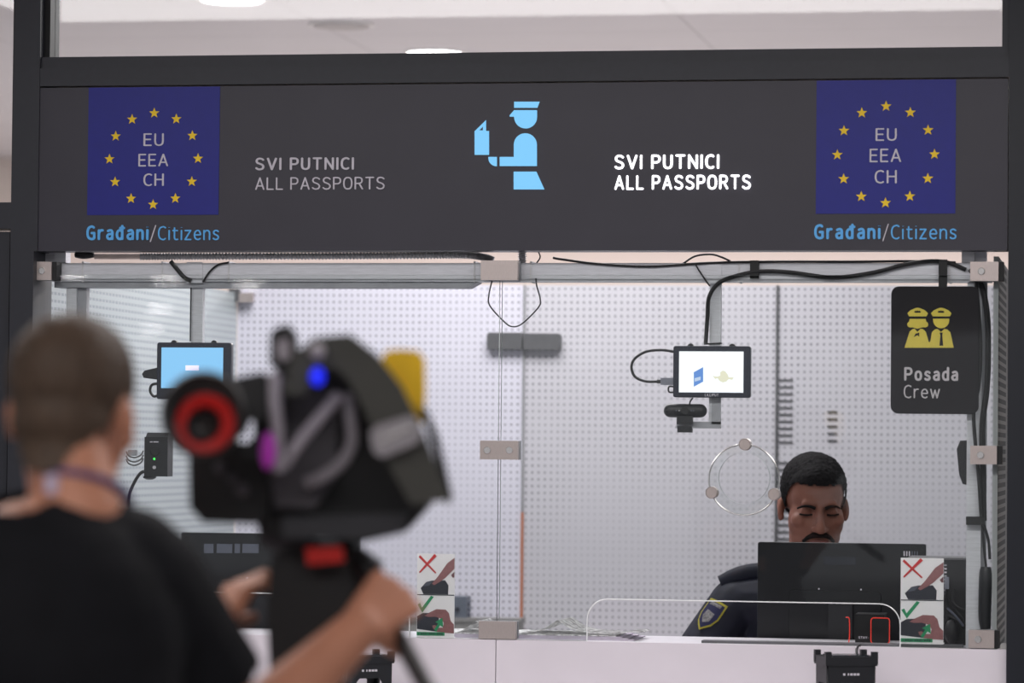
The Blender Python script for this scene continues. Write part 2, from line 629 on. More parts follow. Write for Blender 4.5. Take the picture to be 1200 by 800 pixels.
# ================================================================== SETTING
GX0 = P(36, 520, 0).x           # left end of the glazed front
GX1 = P(1163, 500, 0).x         # right end
YB = 2.0                        # rear partition of the booth
ZC = 1.094                      # counter top
ZCEIL = 3.0
FL = 0.2                        # raised booth floor


def ceil_mat():
    mt = mat('ceiling_panels', (214, 210, 214), 0.6, var=0.02, scale=3)
    nt = mt.node_tree
    b = nt.nodes['Principled BSDF']
    tc = nt.nodes.new('ShaderNodeTexCoord')
    sp = nt.nodes.new('ShaderNodeSeparateXYZ')
    nt.links.new(tc.outputs['Object'], sp.inputs[0])
    jt = None
    for ax, pitch in (('X', 1.25), ('Y', 0.625)):
        t = math_node(nt, 'FRACT', math_node(nt, 'DIVIDE', math_node(nt, 'ADD', sp.outputs[ax], 100 * pitch), pitch))
        g = math_node(nt, 'LESS_THAN', t, 0.006 / pitch)
        jt = g if jt is None else math_node(nt, 'MAXIMUM', jt, g)
    mx = nt.nodes.new('ShaderNodeMix')
    mx.data_type = 'RGBA'
    src = b.inputs['Base Color'].links[0].from_socket
    nt.links.new(jt, mx.inputs[0])
    nt.links.new(src, mx.inputs[6])
    mx.inputs[7].default_value = lin((176, 172, 176)) + (1,)
    nt.links.new(mx.outputs[2], b.inputs['Base Color'])
    return mt


struct(obj('floor', bx(-12, 12, -34, 8.4, -0.1, 0), mat('grey_terrazzo', (150, 148, 150), 0.3, var=0.15, scale=120)))
struct(obj('floor', bx(GX0 - 0.02, GX1 + 0.02, 0.03, YB + 0.03, 0.0, FL), mat('booth_floor_vinyl', (120, 120, 124), 0.5)))
struct(obj('ceiling', bx(-12, 12, -34, 8.4, ZCEIL, ZCEIL + 0.1), ceil_mat()))
struct(obj('wall_far', bx(-12, 12, 8.3, 8.4, 0, ZCEIL), mat('cream_wall', (222, 208, 200), 0.7, var=0.02, scale=2)))

# rear and side partitions of the booth: glass covered in dotted white film
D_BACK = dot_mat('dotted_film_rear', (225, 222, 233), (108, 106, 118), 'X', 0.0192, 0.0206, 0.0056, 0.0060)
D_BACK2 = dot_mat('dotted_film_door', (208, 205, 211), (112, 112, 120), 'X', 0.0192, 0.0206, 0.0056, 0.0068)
D_SIDE = dot_mat('dotted_film_side', (183, 190, 192), (156, 164, 167), 'Y', 0.0300, 0.0195, 0.022, 0.0075, fade=False)
xs = [GX0, P(613, 500, YB).x, P(910, 500, YB).x, GX1]
zt = P(600, 334, YB).z
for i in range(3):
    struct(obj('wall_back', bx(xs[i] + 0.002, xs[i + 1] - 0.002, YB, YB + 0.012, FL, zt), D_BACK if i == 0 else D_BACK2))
struct(obj('wall_left', bx(GX0 - 0.012, GX0, 0.02, YB, FL, 2.03), D_SIDE))
D_OUT = dot_mat('dotted_film_outside', (176, 182, 182), (108, 115, 118), 'Y', 4.0, 0.0205, 0.5, 0.0115, u0=2.73, fade=False)
D_OUT.node_tree.nodes['Principled BSDF'].inputs['Specular IOR Level'].default_value = 0.1
D_OUT.node_tree.nodes['Principled BSDF'].inputs['Roughness'].default_value = 0.7
struct(obj('wall_right', bx(GX1, GX1 + 0.012, 0.02, YB, FL, 2.03), D_OUT))

# dark frame of the facade
YF = -0.05
zt0, zt1 = 2.450, P(600, 63, 0).z
za = P(1182, 94, 0).z
xl0, xl1, xr0 = P(12, 300, YF).x, P(45, 200, YF).x, P(1182, 200, YF).x
bm = bx(xl0, xl1, YF, 0.10, 2.04, ZCEIL, xl0, P(36.5, 500, YF).x, YF, 0.10, 0, 2.04)
struct(obj('trim_1', bm, M_FRAME, bevel=0.002))
bm = bx(xr0, xr0 + 0.16, YF, 0.10, 0, ZCEIL)
struct(obj('trim_2', bm, mat('anthracite_coat_dimmed', (22, 25, 34), 0.45, 0, 0.4), bevel=0.002))  # same coat as the left frame, colour darkened for the weaker light here
bm = bx(xl1, xr0, YF + 0.002, 0.09, zt0 + 0.003, P(600, 74, YF).z, xl1, xr0, YF + 0.012, 0.09, P(600, 74, YF).z, zt1)
struct(obj('trim_3', bm, M_FRAME))
struct(obj('trim_4', bx(xl1, P(61, 40, 0).x, -0.015, 0.06, zt1, ZCEIL), M_GROOVE))
struct(obj('trim_5', bx(P(1175, 40, 0).x, xr0, -0.03, 0.06, zt1, ZCEIL), M_FRAME))
wn = struct(obj('window_1', bx(P(61, 40, 0).x, P(1175, 40, 0).x, 0.0, 0.05, ZCEIL - 0.05, ZCEIL), M_FRAME))
obj('pane', bx(P(61, 40, 0).x, P(1175, 40, 0).x, 0.02, 0.03, zt1, ZCEIL - 0.05), M_GLASS, wn)
# neighbouring bay on the left
z2a, z2b = P(6, 237, YF).z, P(6, 268, YF).z
wn = struct(obj('window_2', bx(-2.6, xl0, YF, 0.05, z2b, z2a), M_FRAME, bevel=0.002))
obj('pane', bx(-2.6, xl0, 0.0, 0.01, z2a, ZCEIL), M_GLASS, wn)
dn = struct(obj('door_1', bx(-2.6, P(8.5, 500, -0.03).x, -0.03, 0.03, 0.02, z2b - 0.006), M_FRAME, bevel=0.003))
obj('door_seal', bx(P(8.5, 500, -0.03).x, xl0, -0.015, 0.03, 0.02, z2b), M_GROOVE, dn)
# bay on the right of the facade, same frame
struct(obj('trim_6', bx(xr0 + 0.16, 2.6, -0.03, 0.05, 0, ZCEIL), mat('anthracite_panel', (44, 47, 55), 0.5)))


# ceiling downlights: one in view over the transom, one cut by the top edge, others out in the hall
def downlight(name, loc, label, lit, r=0.102):
    t = thing(name, label, 'ceiling light' if lit else 'ceiling fitting', loc, 'round ceiling downlights' if lit else None)
    x, y, z = loc
    bm = lathe(bmesh.new(), (x, y, z), (0, 0, -1), [(0, r + 0.012), (0.006, r + 0.010), (0.008, r), (0.004, r), (0.004, r * 0.9)], 32)
    obj('ring', bm, mat('white_ring', (230, 228, 228), 0.4), t, smooth=True)
    bm = lathe(bmesh.new(), (x, y, z - 0.002), (0, 0, -1), [(0, r * 0.96), (0.009, r * 0.93), (0.012, r * 0.5), (0.012, 0)], 32, caps=False)
    obj('lens', bm, mat('lit_diffuser' if r < 0.12 else 'lit_hall_diffuser', (255, 255, 255), 0.4, emit=(255, 252, 250), estr=9.0 if r < 0.12 else 60.0) if lit else mat('unlit_cover', (176, 172, 174), 0.5), t, smooth=True)
    return t


def on_ceiling(px, py):
    v = P(px, py, 1.0) - CAM
    return CAM + v * ((ZCEIL - CAM.z) / v.z)


downlight('downlight', on_ceiling(509, 61), 'bright round downlight peeking just above the dark transom', True)
downlight('downlight', on_ceiling(272, -2.5), 'round downlight cut by the top edge of the photo, above left citizens text', True)
downlight('smoke_detector', on_ceiling(400, 28), 'unlit pale grey round cover on the ceiling behind the upper window', False)
for (px, py, what) in ((82, 320, 'leftmost of those mirrored along the aluminium rail'), (196, 327, 'mirrored beside the left screen hanger'), (292, 333, 'mirrored by the steel corner bracket'), (186, 361, 'mirrored above the blue screen, upper of two'), (176, 385, 'mirrored above the blue screen, lower of two')):
    v = P(px, py, 0) - CAM
    q = CAM + v * ((ZCEIL - CAM.z) / v.z)
    downlight('downlight', (q.x, -q.y, ZCEIL), 'hall ceiling downlight, ' + what, True, 0.13)

# ================================================================== SIGN BOARD
YS = -0.045
a, b = P(45.5, 105, YS), P(1181.5, 293.5, YS)
sign = thing('sign_board', 'long anthracite passport control sign board above the booth glass', 'sign', ((a.x + b.x) / 2, YS, 2.041))
obj('board', bx(a.x + 0.002, b.x - 0.002, YS, 0.03, 2.041, 2.449), M_FASCIA, sign, bevel=0.0015)


def star(cx, cz, r):
    return [(cx + (r if k % 2 == 0 else r * 0.42) * math.sin(k * PI / 5), cz + (r if k % 2 == 0 else r * 0.42) * math.cos(k * PI / 5)) for k in range(10)]


for (cx, cy, rx, x0, x1, y0, y1, words, cit) in (
        (180, 186, 53.3, 104, 256, 105.5, 251.5, (('EU', 168, 192, 156, 171), ('EEA', 162, 197, 180, 195), ('CH', 168, 192, 203, 218)), (101, 174.5, 175.5, 183, 185, 257, 263.5, 281.5)),
        (1038, 181, 56.3, 957, 1119.5, 97, 250, (('EU', 1026, 1051, 150, 165), ('EEA', 1019, 1056, 174, 190), ('CH', 1025, 1051, 199, 215)), (954, 1032, 1034, 1041.5, 1044, 1121, 262, 280.5))):
    p0, p1 = P(x0, y0, YS - 0.0015), P(x1, y1, YS - 0.0015)
    fp = plate('flag_panel', [[(p0.x, p1.z), (p1.x, p1.z), (p1.x, 2.4485), (p0.x, 2.4485)]], YS - 0.0015, 0.0018, M_EUBLUE, sign)
    fp['label'] = 'deep blue square with a ring of yellow stars'
    c = P(cx, cy, YS - 0.003)
    R = rx / F_PX * (c - CAM).dot(D3) / math.cos(YAW) ** 0.5
    for k in range(12):
        an = k * PI / 6
        plate('star', [star(c.x + R * math.sin(an), c.z + R * math.cos(an), 0.0135)], YS - 0.003, 0.0016, M_STAR, fp)
    for (s, u0, u1, v0, v1) in words:
        text('lettering', s, u0, u1, v0, v1, YS - 0.003, M_GREYTXT, fp, 0.125)
    g0, g1, s0, s1, c0, c1, v0, v1 = cit
    text('lettering', 'Građani', g0, g1, v0, v1, YS - 0.002, M_BLUETXT, sign, 0.20)
    text('lettering', '/', s0, s1, v0, v1 + 2, YS - 0.002, M_GREYTXT, sign, 0.07)
    text('lettering', 'Citizens', c0, c1, v0 + 1, v1, YS - 0.002, M_BLUETXT, sign, 0.115)
o = text('lettering', 'SVI PUTNICI', 299, 415, 184, 199.5, YS - 0.002, M_GREYTXT, sign, 0.17)
text('lettering', 'ALL PASSPORTS', 299, 451, 207, 222.5, YS - 0.002, M_GREYTXT, sign, 0.115)
o = text('lettering', 'SVI PUTNICI', 720, 843, 180.5, 198.5, YS - 0.002, M_LIT, sign, 0.175)
o['label'] = 'lit white bold lettering'
o = text('lettering', 'ALL PASSPORTS', 720, 880, 204.5, 222.5, YS - 0.002, M_LIT, sign, 0.175)
o['label'] = 'lit white bold lettering'


def K(pts):
    return [(540 + x / 5.333, 90 + y / 5.333) for x, y in pts]


def arc(cx, cy, r, a0, a1, n=14, ry=None):
    ry = ry or r
    return [(cx + r * math.cos(math.radians(a0 + (a1 - a0) * i / n)), cy + ry * math.sin(math.radians(a0 + (a1 - a0) * i / n))) for i in range(n + 1)]


shapes = [
    [[(333, 155), (492, 155), (478, 193), (333, 193)]],
    [[(333, 208), (476, 208), (476, 250)] + arc(404.5, 251, 71.5, 0, 180) + [(330, 249), (305, 248), (305, 240)]],
    [[(331, 500), (331, 424)] + arc(403, 424, 72, 180, 360) + [(475, 557), (243, 557), (243, 500)]],
    [[(172, 500), (225, 500), (225, 558)] + arc(222, 508, 50, 95, 175, 8)],
    [[(330, 592), (472, 592), (522, 703), (330, 703)]],
    [[(86, 338), (176, 338), (176, 487), (86, 487)]],
    [[(88, 338), (157, 270), (157, 338)], [(114, 334), (138, 334), (138, 310)]]]
bm = None
meshes = [flat_mesh([pp(K(l), YS - 0.002) for l in sh], YS - 0.002, 0.002) for sh in shapes]
bm = bmesh.new()
for me in meshes:
    bm.from_mesh(me)
o = obj('officer_pictogram', bm, M_LITBLUE, sign)
o['label'] = 'lit light blue pictogram of an officer holding a document'

# ================================================================== COUNTER
cl, cr = GX0 + 0.0, P(1180, 780, -0.02).x
counter = thing('counter', 'white laminate counter across the booth front', 'counter', (0, 0.1, 0))
cj = P(581, 770, -0.02).x
obj('front_panel', bx(cl, cj - 0.001, -0.02, 0.0, 0.0, ZC), M_WHITE, counter, bevel=0.001)
obj('front_panel', bx(cj + 0.001, cr, -0.02, 0.0, 0.0, ZC), M_WHITE, counter, bevel=0.001)
obj('top_ledge', bx(cl, GX1, 0.001, 0.29, ZC - 0.03, ZC), M_WTOP, counter, bevel=0.001)
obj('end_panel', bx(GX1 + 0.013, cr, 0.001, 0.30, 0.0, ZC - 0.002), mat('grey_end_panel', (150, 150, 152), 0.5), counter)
obj('inner_panel', bx(cl, GX1, 0.27, 0.289, FL, ZC - 0.031), M_WHITE, counter)
shelf = thing('document_shelf', 'white shelf along the public side of the counter, carrying the scanners', 'shelf', (0, -0.18, 0.90))
obj('board', bx(cl, cr, -0.34, -0.021, 0.90, 0.93), M_WHITE, shelf, bevel=0.002)
obj('shelf_bracket', bx(-0.62, -0.60, -0.30, -0.021, 0.76, 0.899), M_ALUD, shelf)
obj('shelf_bracket', bx(0.60, 0.62, -0.30, -0.021, 0.76, 0.899), M_ALUD, shelf)
a, b = P(822, 753, 0.012), P(1128, 757, 0.012)
o = obj('sill_strip', bx(a.x, b.x, 0.012, 0.06, ZC, ZC + 0.006), mat('grey_sill', (92, 92, 96), 0.5), counter)
o['label'] = 'grey strip under the glass'

desk = thing('officer_desk', 'white work desk just behind the counter', 'desk', (0, 0.5, FL))
obj('desk_top', bx(cl + 0.01, GX1 - 0.01, 0.295, 0.60, 0.90, 0.93), M_WTOP, desk, bevel=0.002)
for x in (cl + 0.06, 0.2, GX1 - 0.06):
    obj('leg', bx(x - 0.02, x + 0.02, 0.55, 0.59, FL, 0.899), M_ALUD, desk)

# ================================================================== FRONT GLASS
GY = 0.0


def glass_pane(name, x0, x1, slot, hole, label):
    zb, ztop = ZC, P(585, 322, 0).z
    out = [(x0, ztop), (x1, ztop), (x1, zb)]
    sx0, sx1, sz, r = slot
    out += [(sx1, zb)] + [(sx1 - r + r * math.cos(t), sz - r + r * math.sin(t)) for t in [PI / 2 * i / 8 for i in range(9)]]
    out += [(sx0 + r + r * math.cos(t), sz - r + r * math.sin(t)) for t in [PI / 2 + PI / 2 * i / 8 for i in range(9)]] + [(sx0, zb)]
    out += [(x0, zb)]
    loops = [out]
    if hole:
        loops.append([(hole[0] + hole[2] * math.cos(2 * PI * i / 40), hole[1] + hole[2] * math.sin(2 * PI * i / 40)) for i in range(40)])
    me = flat_mesh(loops, GY, 0.010)
    me.materials.append(M_GLASS)
    me.materials.append(M_GEDGE)
    for p in me.polygons:
        p.material_index = 0 if abs(p.normal.y) > 0.7 else 1
    g_ = tag(link(name, me, [M_GLASS]), label, 'glass screen', 'front glass screens of the booth')
    n0 = 4
    edge = [Vector((x, GY - 0.0006, z)) for x, z in out[n0 - 1:n0 + 19]]
    obj('edge_glint', tube(bmesh.new(), edge, 0.0014, n=8, smooth=False), mat('white_edge_glint', (250, 252, 252), 0.15, 0, 0.8), g_, smooth=True)  # added white tube imitating the bright glint along the slot edge
    return g_


jx = P(585, 530, 0).x
sl = (P(115, 697, 0).x, P(480, 720, 0).x, P(440, 697, 0).z, 0.035)
sr = (P(688, 730, 0).x, P(1055, 730, 0).x, P(870, 704.5, 0).z, 0.05)
hc = P(872, 560, 0)
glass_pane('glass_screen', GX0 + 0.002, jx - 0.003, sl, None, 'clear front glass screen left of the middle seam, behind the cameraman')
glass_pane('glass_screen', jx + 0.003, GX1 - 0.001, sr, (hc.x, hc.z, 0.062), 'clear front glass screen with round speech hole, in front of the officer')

# speech disc held off the hole by three round standoffs
sd = thing('speech_disc', 'round clear speech disc on three steel standoffs in the glass', 'speech disc', (hc.x, -0.02, hc.z - 0.085))
hd = P(872, 562, -0.02)
ring = [[(hd.x + 0.0845 * math.cos(2 * PI * i / 56), hd.z + 0.0845 * math.sin(2 * PI * i / 56)) for i in range(56)]]
me = flat_mesh(ring, -0.026, 0.006)
me.materials.append(M_GLASS)
me.materials.append(M_GEDGE)
for p in me.polygons:
    p.material_index = 0 if abs(p.normal.y) > 0.7 else 1
link('disc', me, [M_GLASS], sd)
tor = []
bm = tb([Vector((hd.x + 0.085 * math.cos(2 * PI * i / 56), -0.0225, hd.z + 0.085 * math.sin(2 * PI * i / 56))) for i in range(57)], 0.0019, n=8, smooth=False)
obj('rim', bm, M_BOLT, sd, smooth=True)
for (px, py) in ((873, 520.5), (834, 577), (907, 579)):
    c = P(px, py, -0.03)
    obj('standoff', cyl((c.x, -0.038, c.z), (0, 1, 0), 0.0145, 0.036, 24, 0.002), M_STEEL, sd, smooth=True)

# steel glass clamps


def clamp(px0, px1, py0, py1, label, bolts, side=0):
    a, b = P(px0, py0, -0.022), P(px1, py1, -0.022)
    t = thing('glass_clamp', label, 'glass clamp', ((a.x + b.x) / 2, -0.01, b.z), 'steel clamps holding the glass')
    obj('front_plate', bx(a.x, b.x, -0.022, -0.001, b.z, a.z), M_STEEL, t, bevel=0.0012)
    obj('back_plate', bx(a.x, b.x, 0.011, 0.026, b.z, a.z), M_ALUD, t)
    if side:
        x = b.x if side > 0 else a.x
        obj('side_gasket', bx(min(x, x + 0.012 * side), max(x, x + 0.012 * side), -0.016, 0.024, b.z, a.z), M_GROOVE, t)
    for px in bolts:
        c = P(px, (py0 + py1) / 2, -0.022)
        obj('bolt', cyl((c.x, -0.026, c.z), (0, 1, 0), 0.0085, 0.005, 20, 0.001), M_BOLT, t, smooth=True)
    return t


clamp(31, 60, 306.5, 328, 'steel clamp at the top left corner of the booth glass', (49,), 1)
clamp(563.5, 606.5, 305, 328, 'plain steel clamp at the top of the middle glass seam', ())
clamp(1137, 1170, 306.5, 329, 'steel clamp at the top right corner of the booth glass', (1150,), 1)
clamp(562.5, 606.5, 516, 538.5, 'steel clamp halfway up the middle glass seam', (571, 597))
clamp(561, 604, 727.5, 749, 'steel clamp on the counter at the foot of the middle seam', ())
clamp(29, 58, 512, 534, 'steel clamp half hidden behind the cameraman\'s neck', (47,), 0)
clamp(1137, 1168, 522, 544, 'steel clamp halfway up the right grey post', (1149,), 1)
clamp(1135, 1165, 738, 759.5, 'steel clamp on the counter at the foot of the right post', (1146,), 1)

# ================================================================== RAIL AND POSTS
RY0, RY1 = 0.030, 0.085
zr1, zr0 = P(700, 308, RY0).z, P(700, 330, RY0).z
rail = thing('top_rail', 'grey aluminium rail running above the booth glass', 'rail', (0, 0.05, zr0))
obj('profile', bx(P(60, 318, RY0).x, P(1162, 318, RY0).x, RY0, RY1, zr0, zr1), M_ALU, rail, bevel=0.002)
bm = bmesh.new()
xa, xb, xc = P(64, 330, 0.04).x, P(548, 330, 0.04).x, P(560, 330, 0.04).x
zl = P(300, 337, 0.04).z
pts = [(xa, zr0 - 0.0005), (xa, zl), (xb, zl), (xc, zr0 - 0.0005)]
v0 = [bm.verts.new((x, 0.038, z)) for x, z in pts]
v1 = [bm.verts.new((x, 0.10, z)) for x, z in pts]
bm.faces.new(v0)
bm.faces.new(v1[::-1])
for i in range(4):
    bm.faces.new((v0[i], v0[(i + 1) % 4], v1[(i + 1) % 4], v1[i]))
obj('cable_tray', bm, M_ALUD, rail)
for (x0, x1, y0, y1, ya) in ((52, 64, 295, 307, 0.045), (64, 77, 293.5, 307.5, 0.03), (1127, 1142, 293.5, 307.5, 0.03), (1142, 1156, 294, 307, 0.045)):
    obj('hanger_block', pb(x0, x1, y0, y1, ya, ya + 0.04), M_ALU, rail, bevel=0.001)
for px in (97, 190, 268, 556, 622, 866, 1113):
    c = P(px, 318, RY0)
    obj('tie', bx(c.x - 0.002, c.x + 0.002, RY0 - 0.002, RY1 + 0.002, zr0 - 0.002, zr1 + 0.004), mat('clear_tie', (205, 205, 208), 0.4), rail)

t = thing('support_post', 'grey aluminium post at the right end, wrapped with cables', 'post', (P(1142, 750, 0.04).x, 0.055, ZC))
obj('profile', bx(P(1133, 500, 0.04).x, P(1150, 500, 0.04).x, 0.04, 0.075, ZC, zr0 - 0.001), M_ALU, t, bevel=0.002)
obj('cover_strip', bx(P(1150, 500, 0.045).x, P(1156, 500, 0.045).x, 0.05, 0.07, ZC, zr0 - 0.001), M_ALUD, t)
t = thing('support_post', 'grey aluminium post at the left end, above the cameraman\'s head', 'post', (P(84, 750, 0.04).x, 0.06, ZC))
obj('profile', bx(P(77, 400, 0.045).x, P(89, 400, 0.045).x, 0.045, 0.08, ZC, zl - 0.001), M_ALU, t, bevel=0.002)
obj('cover_strip', bx(P(89, 400, 0.05).x, P(100, 400, 0.05).x, 0.055, 0.08, ZC, zl - 0.001), M_ALUD, t)

# corrugated conduit on the rail
p = [P(x, y, 0.03) for x, y in ((165, 300.5), (250, 300.2), (350, 300), (450, 299.5), (540, 299), (566, 301), (578, 305))]
path = smooth_path(p, 110)
bm = tube(bmesh.new(), path, lambda q: 0.0082 + 0.0016 * math.cos(q * 2 * PI * 150), n=10, smooth=False)
tag(obj('conduit', bm, M_HOSE, smooth=True), 'long ribbed grey conduit lying on the left half of the rail', 'conduit')
p = [P(612, y, 0.04) for y in (293, 298, 303, 308)]
bm = tube(bmesh.new(), smooth_path(p, 20), lambda q: 0.0095 + 0.002 * math.cos(q * 2 * PI * 6), n=12, smooth=False)
tag(obj('conduit', bm, M_HOSE, smooth=True), 'short upright ribbed grey conduit beside the middle top clamp', 'conduit')
p = [P(x, y, 0.035) for x, y in ((88, 299), (98, 298), (110, 299))]
t = tag(obj('cable_plug', tb(p, lambda q: 0.006 + 0.006 * math.sin(PI * q), n=10), M_BLACK, smooth=True), 'small black plug lying on the rail near the left corner', 'plug')
tag(obj('light_tube', tb([P(111, 300.5, 0.05), P(140, 300.5, 0.05), P(200, 300.5, 0.055)], 0.0075, n=12), mat('cream_tube', (226, 208, 198), 0.4), smooth=True), 'short cream tube lying on the rail right of the black plug', 'tube')


def cable(pts, y, r, label, name='cable', n=8, k=10):
    q = [P(t[0], t[1], t[2] if len(t) > 2 else y) for t in pts]
    return tag(obj(name, tb(q, r, n=n, k=k), M_CABLE, smooth=True), label, 'cable')


cable([(648, 302), (660, 304), (700, 309), (760, 312), (830, 308), (900, 306.5), (1000, 306.5), (1070, 306), (1120, 307.5)], 0.024, 0.003, 'black cable sagging along the top edge of the right rail')
cable([(827, 402, 0.035), (829, 372, 0.03), (831, 348, 0.02), (842, 332, 0.02), (860, 324, 0.019), (890, 318, 0.018), (925, 319, 0.018), (975, 325, 0.018), (1020, 320, 0.018), (1060, 310, 0.018), (1090, 306, 0.02), (1112, 308, 0.022), (1132, 316, 0.024)], 0.02, 0.0052, 'thick black cable looping from the white screen along the right rail')
cable([(800, 309, 0.028), (815, 300, 0.028), (833, 298, 0.028), (845, 301, 0.028), (856, 306, 0.028)], 0.028, 0.0024, 'thin black cable arching over the right screen hanger')
cable([(814, 308), (820, 318), (828, 330), (832, 335)], 0.02, 0.002, 'thin black cable dropping from the rail beside the right hanger')
cable([(577, 327), (573, 345), (574, 358), (590, 376), (600, 382.5), (612, 379), (631, 360), (633, 350), (629, 335), (628, 326)], 0.028, 0.0018, 'thin black cable hanging in a loop under the middle clamp', k=12)
cable([(630, 293), (633, 301), (629, 308)], 0.05, 0.0018, 'tiny black wire behind the rail beside the upright conduit')
cable([(200, 306), (208, 316), (216, 325), (224, 329)], 0.024, 0.0055, 'thick black cable drooping left of the left screen hanger')
cable([(238, 330), (246, 318), (256, 310), (268, 307.5)], 0.024, 0.0025, 'thin black cable right of the left screen hanger')
cable([(224, 330), (223.5, 360), (223, 400)], 0.04, 0.0018, 'thin black cable down the side of the left screen hanger')
cable([(1137, 315, 0.03), (1150, 335, 0.03), (1157, 370, 0.03), (1158, 420, 0.03), (1156, 460, 0.03), (1151, 500, 0.03), (1152, 560, 0.03), (1153, 610, 0.03)], 0.03, 0.007, 'thick black cable bundle bowing out beside the right post')
cable([(1144, 330), (1149, 400), (1147, 450), (1141, 480), (1143, 520), (1147, 560), (1150, 605)], 0.0175, 0.0045, 'black cable between the crew sign and the right post')
cable([(1151, 610), (1153, 640), (1156, 668)], 0.034, 0.003, 'thin black cable below the strap on the right post')
cable([(1152, 612), (1158, 632), (1160, 655)], 0.03, 0.0035, 'black cable ending right of the post below the strap')
cable([(150, 594), (152, 578), (158, 564), (164, 555), (169, 552)], 0.034, 0.0042, 'black cable curving down from the small access camera')
tag(obj('adapter', tb([P(1155, 664, 0.03), P(1155, 675, 0.03), P(1154, 720, 0.03), P(1155, 737, 0.03)], lambda q: 0.012 + 0.004 * math.sin(PI * q), n=14), M_BLACK, smooth=True), 'black inline power adapter hanging beside the right post', 'adapter')


def strap(x0, x1, y0, y1, ya, yb, label):
    return tag(obj('strap', pb(x0, x1, y0, y1, ya, yb), M_GROOVE, bevel=0.001), label, 'strap')


strap(879, 889, 305, 326, 0.014, 0.029, 'black strap around the rail and cable right of the right hanger')
strap(1132, 1154, 605, 615, 0.018, 0.039, 'black strap around the post and cables')

# ================================================================== SCREENS


def screen_unit(label, x0, x1, y0, y1, hanger_px, post_bottom):
    """small field display hung from the rail on an aluminium strip"""
    yA = 0.020
    a, b = P(x0, y0, yA), P(x1, y1, yA)
    t = thing('hanging_screen', label, 'screen', ((a.x + b.x) / 2, 0.04, b.z))
    body = plate('housing', [round_rect(a.x, b.x, b.z, a.z, 0.006)], yA, 0.026, M_NAVYBLK, t, 0.002)
    for fx in (0.22, 0.76):
        x = a.x + (b.x - a.x) * fx
        obj('knob', cyl((x, yA + 0.006, a.z - 0.002), (0, 1, 0), 0.008, 0.016, 20), M_BLACK, t, smooth=True)
    h0, h1 = P(hanger_px[0], 330, 0.05), P(hanger_px[1], 330, 0.05)
    o = obj('hanger', bx(h0.x, h1.x - 0.006, 0.048, 0.052, post_bottom, zr0 - 0.0005, h1.x - 0.006, h1.x, 0.048, 0.070, post_bottom, zr0 - 0.0005), M_ALU, t)
    obj('hook', bx(h0.x - 0.008, h1.x + 0.004, 0.0275, 0.0295, zr0 - 0.004, zr1 + 0.002), M_ALU, t)
    return t


ta = screen_unit('small hanging screen showing light blue, behind the camera viewfinder', 184, 270, 401, 468, (225, 238), P(230, 440, 0.05).z)
p0, p1 = P(189.5, 407, 0.019), P(261, 455, 0.019)
sc = plate('display', [[(p0.x, p1.z), (p1.x, p1.z), (p1.x, p0.z), (p0.x, p0.z)]], 0.0175, 0.002, mat('lit_blue_screen', (20, 30, 40), 0.3, emit=(140, 205, 252), estr=1.0), ta)
p0, p1 = P(217.5, 428, 0.017), P(233, 434, 0.017)
plate('caption_box', [[(p0.x, p1.z), (p1.x, p1.z), (p1.x, p0.z), (p0.x, p0.z)]], 0.0165, 0.0008, mat('lit_pale_caption', (225, 215, 235), 0.4, emit=(222, 214, 236), estr=1.0), sc)

tw = screen_unit('small hanging screen showing white, with webcam beneath it', 789, 879, 405, 466, (832, 845), P(838, 501, 0.05).z)
p0, p1 = P(796, 411.5, 0.019), P(871, 460, 0.019)
sc = plate('display', [[(p0.x, p1.z), (p1.x, p1.z), (p1.x, p0.z), (p0.x, p0.z)]], 0.0175, 0.002, mat('lit_white_screen', (30, 32, 34), 0.3, emit=(247, 251, 255), estr=1.15), tw)
pplate('passport_picture', [[(813, 436), (824, 430), (824, 447), (813, 453)]], 0.0165, 0.0008, mat('lit_screen_blue', (20, 30, 50), 0.4, emit=(100, 150, 225), estr=0.9), sc)
pplate('passport_picture', [[(814, 443), (821, 441), (821, 445), (814, 447)]], 0.0160, 0.0006, mat('lit_screen_pale', (40, 44, 50), 0.4, emit=(200, 220, 248), estr=0.9), sc)
me_crest = [(841 + q[0], 441 + q[1]) for q in ((-6, -1), (-3, 3), (0, 2), (2, 5), (6, 7), (10, 6), (13, 3), (17, 4), (19, 1), (16, 1), (13, 1), (12, -2), (9, -6), (6, -7), (3, -5), (3, -1), (0, 0), (-3, 0))]
pplate('crest_picture', [me_crest], 0.0165, 0.0006, mat('lit_screen_cream', (40, 40, 34), 0.4, emit=(236, 234, 208), estr=0.97), sc)
text('lettering', 'LILLIPUT', 826, 842, 461.2, 464.2, 0.0195, M_GREYTXT, tw, 0.16, 0.001)
obj('angle_bracket', bx(P(793, 497, 0.05).x, P(845, 497, 0.05).x, 0.046, 0.050, P(838, 502, 0.05).z, P(838, 494, 0.05).z, P(793, 497, 0.05).x, P(845, 497, 0.05).x, 0.020, 0.050, P(838, 502, 0.05).z, P(838, 500, 0.05).z), M_ALUD, tw)
obj('angle_bracket', bx(P(834, 480, 0.05).x, P(845, 480, 0.05).x, 0.046, 0.050, P(838, 497, 0.05).z, P(838, 466, 0.05).z), M_ALUD, tw)
bm = tb([P(x, y, 0.036) for x, y in ((790, 412), (775, 410), (757, 412), (744, 420), (740, 430), (744, 441), (756, 446.5), (772, 447))], 0.0033, k=10)
o = obj('video_cable', bm, M_CABLE, tw, smooth=True)
o2 = obj('plug', pb(774, 789.5, 442.5, 451, 0.029, 0.041), mat('grey_plug', (122, 124, 136), 0.45), tw, bevel=0.001)
obj('plug_collar', cyl(P(770, 446.8, 0.035), (1, 0, 0), 0.005, 0.01, 14), M_CABLE, tw, smooth=True)
